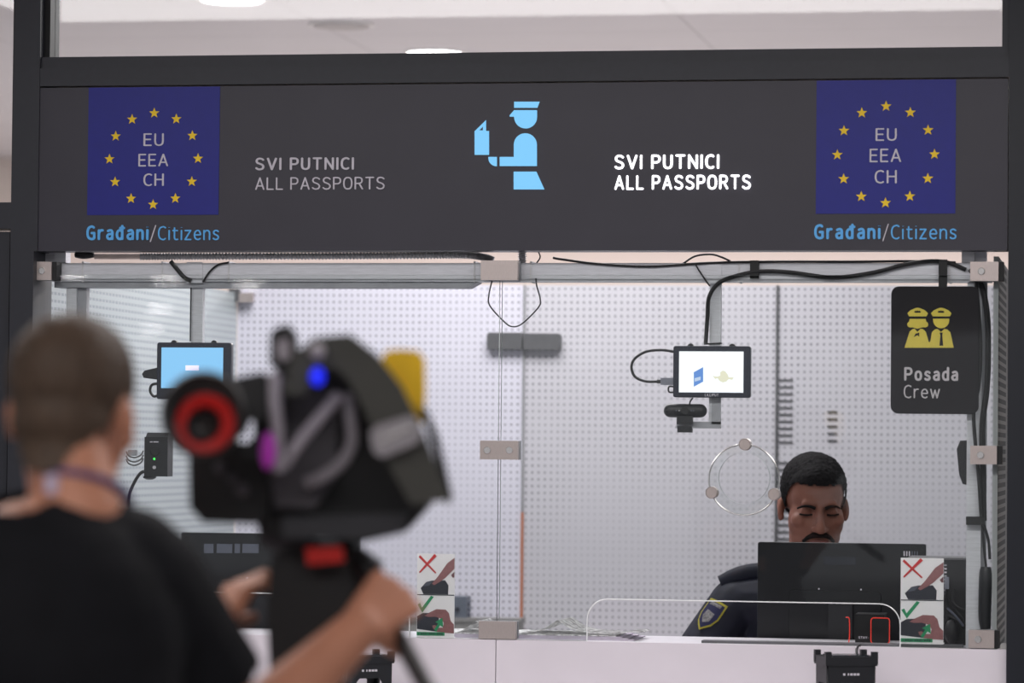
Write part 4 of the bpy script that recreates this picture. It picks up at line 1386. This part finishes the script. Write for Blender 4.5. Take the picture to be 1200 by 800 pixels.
neck = [('c', g(0, .03, -.05), o3(0.0, .03, 1.20), .060, .066)]
torso = [('c', o3(-.17, .03, 1.155), o3(.17, .03, 1.155), .068, .068), ('c', o3(-.07, .035, 1.20), o3(-.15, .035, 1.165), .05, .06), ('c', o3(.07, .035, 1.20), o3(.15, .035, 1.165), .05, .06),
         ('e', o3(0, .03, 1.03), (.185, .125, .19)), ('e', o3(0, .02, .86), (.175, .125, .16)), ('e', o3(0, .04, .765), (.18, .13, .10))]
shR, elR, wrR = o3(-.205, .02, 1.155), o3(-.315, -.04, .985), o3(-.12, -.15, .962)
shL, elL, wrL = o3(.205, .02, 1.155), o3(.30, -.04, .985), o3(.13, -.15, .962)
arms = [('c', shR, elR, .058, .045), ('c', elR, wrR, .044, .028), ('c', shL, elL, .058, .045), ('c', elL, wrL, .044, .028)]
hands = hand_prims(wrR, Vector((.9, -.2, .03)), Vector((0, 0, -1)), 1, (0.25, 0.35, 0.3), 1.0) + hand_prims(wrL, Vector((-.9, -.2, .03)), Vector((0, 0, -1)), -1, (0.25, 0.35, 0.3), 1.0)
legs = []
for sx in (-1, 1):
    legs += [('c', o3(sx * .09, .03, .745), o3(sx * .12, -.32, .73), .085, .062), ('c', o3(sx * .12, -.32, .73), o3(sx * .12, -.26, .29), .060, .042), ('c', o3(sx * .12, -.25, .25), o3(sx * .13, -.36, .235), .035, .03)]
me = organic(hp + neck + torso + arms + hands + legs, 0.0042, 5)
q = head_local(me, c, R, sO)
co = get_co(me)
front = np.array(R @ Vector((0, 1, 0)))
for sx in (-1, 1):      # eye sockets, corners of the nose
    for px_, pz_, sg, am in ((sx * .031, .012, .010, .0035), (sx * .017, -.004, .008, .005), (sx * .031, -.013, .011, .003), (sx * .026, -.05, .010, .003)):
        d2 = (q[:, 0] - px_) ** 2 + (q[:, 2] - pz_) ** 2
        wgt = np.exp(-d2 / (2 * sg * sg)) * (q[:, 1] < -.03)
        co += front[None, :] * (wgt * am * sO)[:, None]
set_co(me, co)
link('body', me, M_SKIN, off, True)
me = hair_shell(hp, c, R, sO, ([-.11, -.06, -.045, -.028, -.012, .0, .03, .05, .12], [.064, .064, .060, .035, .012, -.028, .03, -.02, -.06]), .006, .006)
link('hair', me, M_HAIRD, off, True)
for sx in (-1, 1):
    o = obj('eyebrow', tb([g(sx * .012, -.0915, .0125), g(sx * .025, -.0925, .0175), g(sx * .040, -.0860, .0165), g(sx * .052, -.074, .009)], lambda t: (.0040 - .0018 * t) * sO, n=8, k=5), M_HAIRD, off, smooth=True)
    o = obj('eyelashes', tb([g(sx * .018, -.0855, -.0035), g(sx * .027, -.0880, -.0045), g(sx * .037, -.0865, -.0045), g(sx * .047, -.079, -.004)], .0024 * sO, n=6, k=4), M_HAIRD, off, smooth=True)
bm = bmesh.new()
for sx in (-1, 1):
    tube(bm, [g(0, -.0965, -.0500), g(sx * .012, -.0970, -.0515), g(sx * .025, -.0925, -.0575), g(sx * .037, -.083, -.070)], lambda t: (.0085 - .0045 * t) * sO, n=8, k=5)
obj('moustache', bm, M_HAIRD, off, smooth=True)
obj('lips', tb([g(-.021, -.0885, -.0705), g(-.008, -.0940, -.0685), g(0, -.0945, -.069), g(.008, -.0940, -.0685), g(.021, -.0885, -.0705)], .0038 * sO, n=8, k=5), mat('lips', (120, 68, 66), 0.5), off, smooth=True)
# uniform shirt with short sleeves, collar, epaulettes and sleeve patch
slR = shR.lerp(elR, .72)
slL = shL.lerp(elL, .72)
me = organic(torso + [('c', shR, slR.lerp(elR, .3), .060, .060), ('c', shL, slL.lerp(elL, .3), .060, .060)], 0.006, 5, inflate=.012)
me = cut(me, [(slR, (elR - shR).normalized(), .16), (slL, (elL - shL).normalized(), .16), (o3(0, 0, .72), Vector((0, 0, -1)), None)])
shirt = link('uniform_shirt', me, M_UNIF, off, True)
for pts in (((-.058, -.005, 1.235), (-.045, -.045, 1.22), (-.012, -.065, 1.17)), ((.058, -.005, 1.235), (.045, -.045, 1.22), (.012, -.065, 1.17))):
    obj('collar', tb([o3(*p) for p in pts] , .014, n=8, k=5), M_UNIF, shirt, smooth=True)
for sx in (-1, 1):
    bm = bmesh.new()
    tube(bm, [o3(sx * .09, .02, 1.245), o3(sx * .15, .015, 1.243), o3(sx * .20, .01, 1.232), o3(sx * .245, .005, 1.212)], lambda t: .020 + .004 * math.sin(PI * t), n=10, k=5)
    obj('epaulette', bm, M_UNIF, shirt, smooth=True)
    bm = bmesh.new()
    sl_, sh_, el_ = (slR, shR, elR) if sx < 0 else (slL, shL, elL)
    ax = (el_ - sh_).normalized()
    lathe(bm, sl_ - ax * .014, ax, [(0, .062), (0.003, .0655), (.018, .0675), (.02, .062)], 28)
    obj('cuff', bm, M_UNIF, shirt, smooth=True)
    bt = o3(sx * .12, -.045, 1.19)
    obj('button', cyl(bt, (0, -1, .3), .006, .02, 14), mat('dull_button', (96, 98, 108), 0.4), shirt)
# sleeve patch: curved shield lying on the outer sleeve


def wrap(pts_uv, off_r, ax0, ax1, ang0, rr):
    """points (u around the arm, v along it) on the sleeve"""
    ax = (ax1 - ax0).normalized()
    out = (Vector((-.55, -1.0, .15)))
    out = (out - ax * out.dot(ax)).normalized()
    sd_ = ax.cross(out)
    res = []
    for u_, v_ in pts_uv:
        th = u_ / rr
        res.append(ax0 + ax * v_ + (out * math.cos(th) + sd_ * math.sin(th)) * (rr + off_r))
    return res


def patch(name, outline, offr, m_, parent):
    bm = bmesh.new()
    n = 9
    lo, hi = min(v for _, v in outline), max(v for _, v in outline)
    rows = []
    for i in range(n):
        v = lo + (hi - lo) * (i + .001) / (n - 1 + .002)
        xs_ = []
        for (a, b) in zip(outline, outline[1:] + outline[:1]):
            if (a[1] - v) * (b[1] - v) <= 0 and a[1] != b[1]:
                xs_.append(a[0] + (b[0] - a[0]) * (v - a[1]) / (b[1] - a[1]))
        l, r = min(xs_), max(xs_)
        rows.append([bm.verts.new(p) for p in wrap([(l + (r - l) * j / 6, v) for j in range(7)], offr, shR, elR, 0, .073)])
    for r0, r1 in zip(rows, rows[1:]):
        for j in range(6):
            bm.faces.new((r0[j], r0[j + 1], r1[j + 1], r1[j]))
    bmesh.ops.solidify(bm, geom=bm.faces[:], thickness=.0015)
    return obj(name, bm, m_, parent, smooth=True)


sh_o = [(-.030, .030), (.030, .030), (.031, .075), (.022, .100), (0, .122), (-.022, .100), (-.031, .075)]
def shr(k, dv=.0):
    return [(u_ * k, .075 + (v_ - .075) * k + dv) for u_, v_ in sh_o]


o = patch('sleeve_patch', sh_o, .002, mat('patch_yellow', (196, 186, 70), 0.7), shirt)
o['label'] = 'shield shaped sleeve patch with yellow edge'
patch('patch_field', shr(.86), .0032, mat('patch_navy', (44, 46, 88), 0.7), shirt)
patch('patch_emblem', [(-.014, .066), (.012, .062), (.016, .082), (.004, .100), (-.012, .092)], .0042, mat('patch_silver', (150, 148, 150), 0.7, var=0.5, scale=150), shirt)
patch('patch_emblem', [(-.018, .038), (.018, .038), (.018, .047), (-.018, .047)], .0042, mat('patch_silver', (150, 148, 150), 0.7, var=0.5, scale=150), shirt)
me = organic([('e', o3(0, .04, .765), (.18, .13, .10))] + [l for i, l in enumerate(legs) if i % 3 != 2], 0.008, 4, inflate=.010)
me = cut(me, [(o3(0, 0, .80), Vector((0, 0, 1)), None), (o3(0, 0, .29), Vector((0, 0, -1)), None)])
link('trousers', me, M_TROU, off, True)
for sx in (-1, 1):
    me = organic([('c', o3(sx * .12, -.235, .243), o3(sx * .13, -.37, .236), .038, .033)], 0.006, 2, inflate=.003)
    co = get_co(me)
    co[:, 2] = np.maximum(co[:, 2], FL + .001)
    set_co(me, co)
    link('shoe', me, M_SHOE, off, True)
# the officer's chair
ch = thing('office_chair', 'dark swivel chair under the seated officer, mostly hidden by the monitor', 'chair', (OX, OY + .06, FL))
M_CH = mat('chair_fabric', (38, 40, 48), 0.8)
obj('seat', bx(OX - .22, OX + .22, OY - .16, OY + .26, .595, .645), M_CH, ch, bevel=.015)
obj('backrest', bx(OX - .19, OX + .19, OY + .215, OY + .255, .72, 1.05), M_CH, ch, bevel=.015)
obj('back_support', bx(OX - .03, OX + .03, OY + .256, OY + .275, .60, .95), M_BLACK, ch)
obj('post', cyl((OX, OY + .06, .27), (0, 0, 1), .025, .324), M_BLACK, ch, smooth=True)
for k in range(5):
    an = k * 2 * PI / 5
    dx, dy = math.cos(an), math.sin(an)
    obj('base_arm', tb([(OX + dx * .02, OY + .06 + dy * .02, .275), (OX + dx * .25, OY + .06 + dy * .25, .25)], .016, smooth=False), M_BLACK, ch, smooth=True)
    obj('caster', cyl((OX + dx * .25 - dy * .012, OY + .06 + dy * .25 + dx * .012, .225), (dy, -dx, 0), .024, .024, 16), M_BLACK, ch, smooth=True)

# ------------------------------------------------------------ cameraman
mh = PD(87, 483, 4.55)
hp, g, R, c = head_prims(mh, PI + YAW - 0.22, 0.20, 1.0)
man = thing('person', 'cameraman in black t-shirt seen from behind, with short brown hair', 'person', (PD(60, 700, 4.45).x, PD(60, 700, 4.45).y, 0))
sR, eR, wR = PD(172, 676, 4.50), PD(283, 868, 4.62), PD(420, 738, 4.72)
sL, eL, wL = PD(-75, 672, 4.42), PD(90, 850, 4.76), PD(246, 752, 4.98)
nb = PD(92, 606, 4.47)
mid = (sR + sL) / 2
base = Vector((mid.x, mid.y, 0))
TZ = Matrix.Rotation(YAW + 0.1, 3, 'Z')


def b3(r, f, z):
    return base + RGT * r + FWD * f + Z * z


neck = [('c', g(0, .03, -.04), nb, .056, .060)]
torso = [('c', sL, sR, .062, .062), ('c', nb - Z * .03, sR.lerp(nb, .25), .05, .062), ('c', nb - Z * .03, sL.lerp(nb, .25), .05, .062),
         ('e', b3(0, .0, 1.30), (.175, .118, .19), TZ), ('e', b3(0, .02, 1.10), (.165, .118, .18), TZ), ('e', b3(0, .01, .95), (.172, .125, .13), TZ)]
hR = hand_prims(wR, PD(470, 690, 4.79) - wR, FWD * .9 - RGT * .25 - Z * .25, -1, (0.9, 1.0, 0.7), 1.05, thumb_close=0.8)
hL = hand_prims(wL, PD(292, 680, 5.03) - wL, RGT * .75 + FWD * .45 - Z * .2, 1, (0.55, 0.7, 0.5), 1.05, thumb_close=0.5)
arms = [('c', sR, eR, .056, .046), ('c', eR, eR.lerp(wR, .3), .046, .047), ('c', eR.lerp(wR, .3), wR, .047, .032), ('c', sL, eL, .056, .046), ('c', eL, eL.lerp(wL, .3), .046, .047), ('c', eL.lerp(wL, .3), wL, .047, .032)]
legs = []
for sx in (-1, 1):
    legs += [('c', b3(sx * .09, .0, .92), b3(sx * .11, .04, .50), .088, .062), ('c', b3(sx * .11, .04, .50), b3(sx * .12, -.01, .09), .06, .042), ('c', b3(sx * .12, -.01, .06), b3(sx * .14, .13, .04), .036, .03)]
me = organic(hp + neck + torso + arms + hR + hL + legs, 0.0055, 5)
link('body', me, M_SKIN2, man, True)
me = hair_shell(hp, c, R, 1.0, ([-.11, -.06, -.045, -.028, -.012, .0, .02, .03, .05, .12], [.064, .064, .060, .035, .012, -.02, .022, .0, -.07, -.115]), .006, .006, nape=True)
link('hair', me, M_HAIRB, man, True)
hemR, hemL = sR.lerp(eR, .66), sL.lerp(eL, .66)
me = organic(torso + [('c', sR, sR.lerp(eR, .9), .062, .066), ('c', sL, sL.lerp(eL, .9), .062, .066)], 0.007, 6, inflate=.013)
me = cut(me, [(hemR, (eR - sR).normalized(), .14), (hemL, (eL - sL).normalized(), .14), (base + Z * .88, -Z, None),
              (nb + Z * .045, (Z - FWD * .35 + RGT * -.15).normalized(), .12)])
co = get_co(me)
co += (np.sin(co[:, 2:3] * 38 + co[:, 0:1] * 22) * .003) * np.array(-FWD)[None, :]
set_co(me, co)
link('t_shirt', me, M_TEE, man, True)
me = organic([('e', b3(0, .01, .95), (.172, .125, .10), TZ)] + [l for i, l in enumerate(legs) if i % 3 != 2], 0.009, 4, inflate=.008)
me = cut(me, [(base + Z * 1.0, Z, None), (base + Z * .08, -Z, None)])
link('trousers', me, M_TROU, man, True)
for sx in (-1, 1):
    me = organic([('c', b3(sx * .12, -.03, .05), b3(sx * .14, .15, .04), .042, .036)], 0.006, 2, inflate=.004)
    co = get_co(me)
    co[:, 2] = np.maximum(co[:, 2], .001)
    set_co(me, co)
    link('shoe', me, M_SHOE, man, True)
ln_c = PD(94, 578, 4.50)
bm = bmesh.new()
ringp = [ln_c + RGT * .064 * math.cos(t) + FWD * .066 * math.sin(t) - Z * (.030 * math.sin(t) + .008 * math.cos(t + 0.4)) for t in [2 * PI * i / 40 for i in range(41)]]
tube(bm, ringp, .0062, n=8, smooth=False)
lan = obj('lanyard', bm, mat('purple_ribbon', (66, 46, 98), 0.7), man, smooth=True)
o = obj('ribbon_clip', tb([PD(58, 556, 4.43), PD(61, 567, 4.43), PD(60, 578, 4.43)], .009, n=10), mat('pale_clip', (196, 182, 204), 0.6), lan, smooth=True)

# ================================================================== TELEVISION CAMERA AND TRIPOD


def dplate(name, pts, d, thick, m_, parent, bevel=0.004, seg=2):
    """outline in pixels at distance d from the camera, real thickness going away from it"""
    bm = bmesh.new()
    q = [PD(x, y, d) for x, y in pts]
    # keep the face planar and upright
    d0 = sum((p - CAM).dot(FWD) for p in q) / len(q)
    q = [p + FWD * (d0 - (p - CAM).dot(FWD)) for p in q]
    a = [bm.verts.new(p) for p in q]
    b = [bm.verts.new(p + FWD * thick) for p in q]
    bm.faces.new(a)
    bm.faces.new(b[::-1])
    n = len(a)
    for i in range(n):
        bm.faces.new((a[i], a[(i + 1) % n], b[(i + 1) % n], b[i]))
    return obj(name, bm, m_, parent, True, bevel, seg)


M_CAMB = mat('camera_black', (20, 19, 21), 0.5, var=0.15)
M_CAMG = mat('camera_dark_grey', (70, 66, 72), 0.5, var=0.12, scale=15)
M_OLIVE = mat('olive_grey_cover', (66, 65, 60), 0.7, var=0.1, scale=12)
M_PALE = mat('pale_grey_rubber', (168, 160, 168), 0.5)
M_SILV = mat('silver_plate', (164, 158, 162), 0.35, 0.3)
vc = thing('video_camera', 'black broadcast camera on the tripod with a red viewfinder eyecup and yellow cover', 'camera', PD(390, 630, 5.0))
dplate('body', [(296, 470), (326, 430), (395, 405), (442, 432), (470, 500), (500, 556), (500, 596), (474, 624), (420, 636), (312, 626), (300, 560)], 4.93, .30, M_CAMB, vc, .01, 3)
dplate('side_panel', [(314, 446), (366, 436), (398, 470), (392, 560), (368, 596), (322, 594), (310, 520)], 4.89, .038, M_CAMG, vc, .008)
dplate('flip_screen', [(221, 534), (232, 521), (296, 519), (316, 560), (312, 606), (300, 614), (238, 612), (222, 594)], 4.90, .12, M_CAMB, vc, .012, 3)
for (x, y, r) in ((258, 548, 8), (272, 560, 6), (284, 574, 9)):
    bm = bmesh.new()
    ell_prim(bm, PD(x, y, 4.895), (r / 830, .006, r / 830))
    obj('control_button', bm, M_CAMG, vc, smooth=True)
# viewfinder
ev = PD(236, 485, 4.70)
ax = (FWD * -1 - RGT * .12 + Z * .02).normalized()
vf = obj('viewfinder_barrel', lathe(bmesh.new(), ev + ax * -.17, ax, [(0, .034), (.05, .040), (.11, .050), (.145, .057), (.158, .060), (.164, .056), (.160, .042), (.150, .038)], 32), M_CAMB, vc, smooth=True)
c2 = PD(240, 496, 4.70)
o = obj('eyecup_ring', lathe(bmesh.new(), c2 + ax * -.014, ax, [(0, .040), (.012, .041), (.018, .037), (.016, .025), (.004, .021)], 32, caps=False), mat('red_eyecup', (190, 8, 5), 0.5), vf, smooth=True)
o['label'] = 'red ring inside the black eyecup'
obj('eyepiece', lathe(bmesh.new(), PD(236, 500, 4.70) + ax * -.012, ax, [(0, .024), (.016, .022), (.0185, .019), (.008, .014), (.006, 0)], 24, caps=False), M_CAMB, vf, smooth=True)
dplate('viewfinder_arm', [(250, 448), (306, 436), (330, 452), (334, 480), (312, 494), (288, 492), (268, 488)], 4.82, .09, M_CAMB, vc, .006)
dplate('viewfinder_arm', [(299, 508), (330, 486), (336, 530), (318, 548), (270, 530), (262, 516), (290, 519)], 4.84, .08, M_CAMB, vc, .006)
# handle band, yellow cover, latch
dplate('carry_handle', [(332, 462), (342, 416), (368, 395), (410, 391), (440, 414), (470, 452), (498, 512), (526, 586), (482, 591), (456, 545), (428, 482), (406, 442), (388, 428), (368, 434), (356, 462)], 4.80, .07, M_OLIVE, vc, .006)
dplate('edge_strip', [(492, 476), (500, 480), (514, 512), (530, 584), (524, 592), (516, 560)], 4.83, .06, M_CAMB, vc, .003)
dplate('yellow_cover', [(447, 420), (452, 411), (470, 409), (490, 411), (497, 420), (498, 460), (496, 494), (488, 498), (480, 472), (464, 456), (451, 446)], 4.86, .06, mat('yellow_plastic', (252, 198, 2), 0.5), vc, .006)
dplate('latch_plate', [(433, 508), (440, 499), (478, 487), (488, 490), (494, 510), (488, 519), (448, 536), (438, 530)], 4.775, .022, M_SILV, vc, .005)
obj('latch_bar', tb([PD(446, 517, 4.772), PD(482, 500, 4.772)], .004, n=8, smooth=False), M_BOLT, vc, smooth=True)
# cables and trim
obj('cable', tb([PD(322, 438, 4.80), PD(322, 470, 4.795), PD(325, 505, 4.795), PD(327, 552, 4.80)], .0085, n=10), M_PALE, vc, smooth=True)
obj('cable', tb([PD(332, 545, 4.82), PD(352, 516, 4.82), PD(374, 490, 4.845), PD(398, 462, 4.85)], .0085, n=10), M_PALE, vc, smooth=True)
obj('cable', tb([PD(408, 462, 4.86), PD(411, 490, 4.85), PD(412, 520, 4.85), PD(398, 544, 4.85), PD(378, 558, 4.85), PD(360, 566, 4.86)], .0085, n=10), mat('mid_grey_rubber', (134, 128, 134), 0.5), vc, smooth=True)
bm = bmesh.new()
ell_prim(bm, PD(314, 528, 4.775), (.011, .011, .026))
obj('marker_tag', bm, mat('magenta_tag', (205, 60, 205), 0.5), vc, smooth=True)
bm = bmesh.new()
ell_prim(bm, PD(372, 441, 4.79), (.010, .010, .013))
obj('tally_light', bm, mat('lit_blue_tally', (20, 30, 220), 0.4, emit=(25, 40, 235), estr=1.0), vc, smooth=True)
bm = bmesh.new()
ell_prim(bm, PD(372, 412, 4.79), (.011, .011, .011))
obj('handle_screw', bm, M_PALE, vc, smooth=True)
dplate('accessory_mount', [(316, 392), (324, 383), (338, 380), (346, 392), (347, 420), (334, 438), (316, 428)], 4.90, .06, M_CAMB, vc, .005)
dplate('mount_screw', [(324, 400), (338, 396), (340, 418), (330, 424), (324, 416)], 4.89, .02, M_PALE, vc, .004)
dplate('base_plate', [(330, 606), (478, 602), (472, 624), (420, 632), (330, 630)], 4.88, .26, mat('dark_metal_plate', (54, 54, 58), 0.45, 0.2), vc, .005)
dplate('lens_support', [(300, 608), (340, 606), (372, 638), (330, 652), (306, 640)], 4.95, .06, M_CAMG, vc, .005)
tp = thing('tripod', 'black camera tripod with red clip and pan bar gripped by the cameraman', 'tripod', Vector((PD(372, 700, 5.02).x, PD(372, 700, 5.02).y, 0)))
dplate('head', [(318, 650), (346, 637), (420, 645), (444, 662), (441, 690), (418, 742), (404, 800), (398, 830), (330, 830), (316, 790), (312, 720)], 4.94, .15, M_CAMB, tp, .01, 3)
o = dplate('quick_release_clip', [(358, 642), (401, 640), (403, 658), (360, 662)], 4.90, .05, mat('red_clip', (190, 24, 14), 0.4), tp, .003)
o['label'] = 'red clip'
obj('pan_bar', tb([PD(404, 640, 5.0), PD(455, 724, 4.815), PD(500, 806, 4.64), PD(530, 860, 4.52)], .0125, n=12), M_CAMB, tp, smooth=True)
cc = PD(362, 800, 5.02)
cc = Vector((cc.x, cc.y, 0))
obj('bowl', cyl(cc + Z * 1.10, (0, 0, 1), .06, .13, 24, .01), M_CAMB, tp, smooth=True)
for k in range(3):
    an = YAW + PI / 2 + k * 2 * PI / 3 + PI
    dv = Vector((math.cos(an), math.sin(an), 0))
    lg = obj('leg', tb([cc + dv * .05 + Z * 1.14, cc + dv * .50 + Z * .03], .018, n=12, smooth=False), M_CAMB, tp, smooth=True)
    obj('foot', cyl(cc + dv * .505 , (0, 0, 1), .028, .03, 16, .004), M_GROOVE, lg, smooth=True)
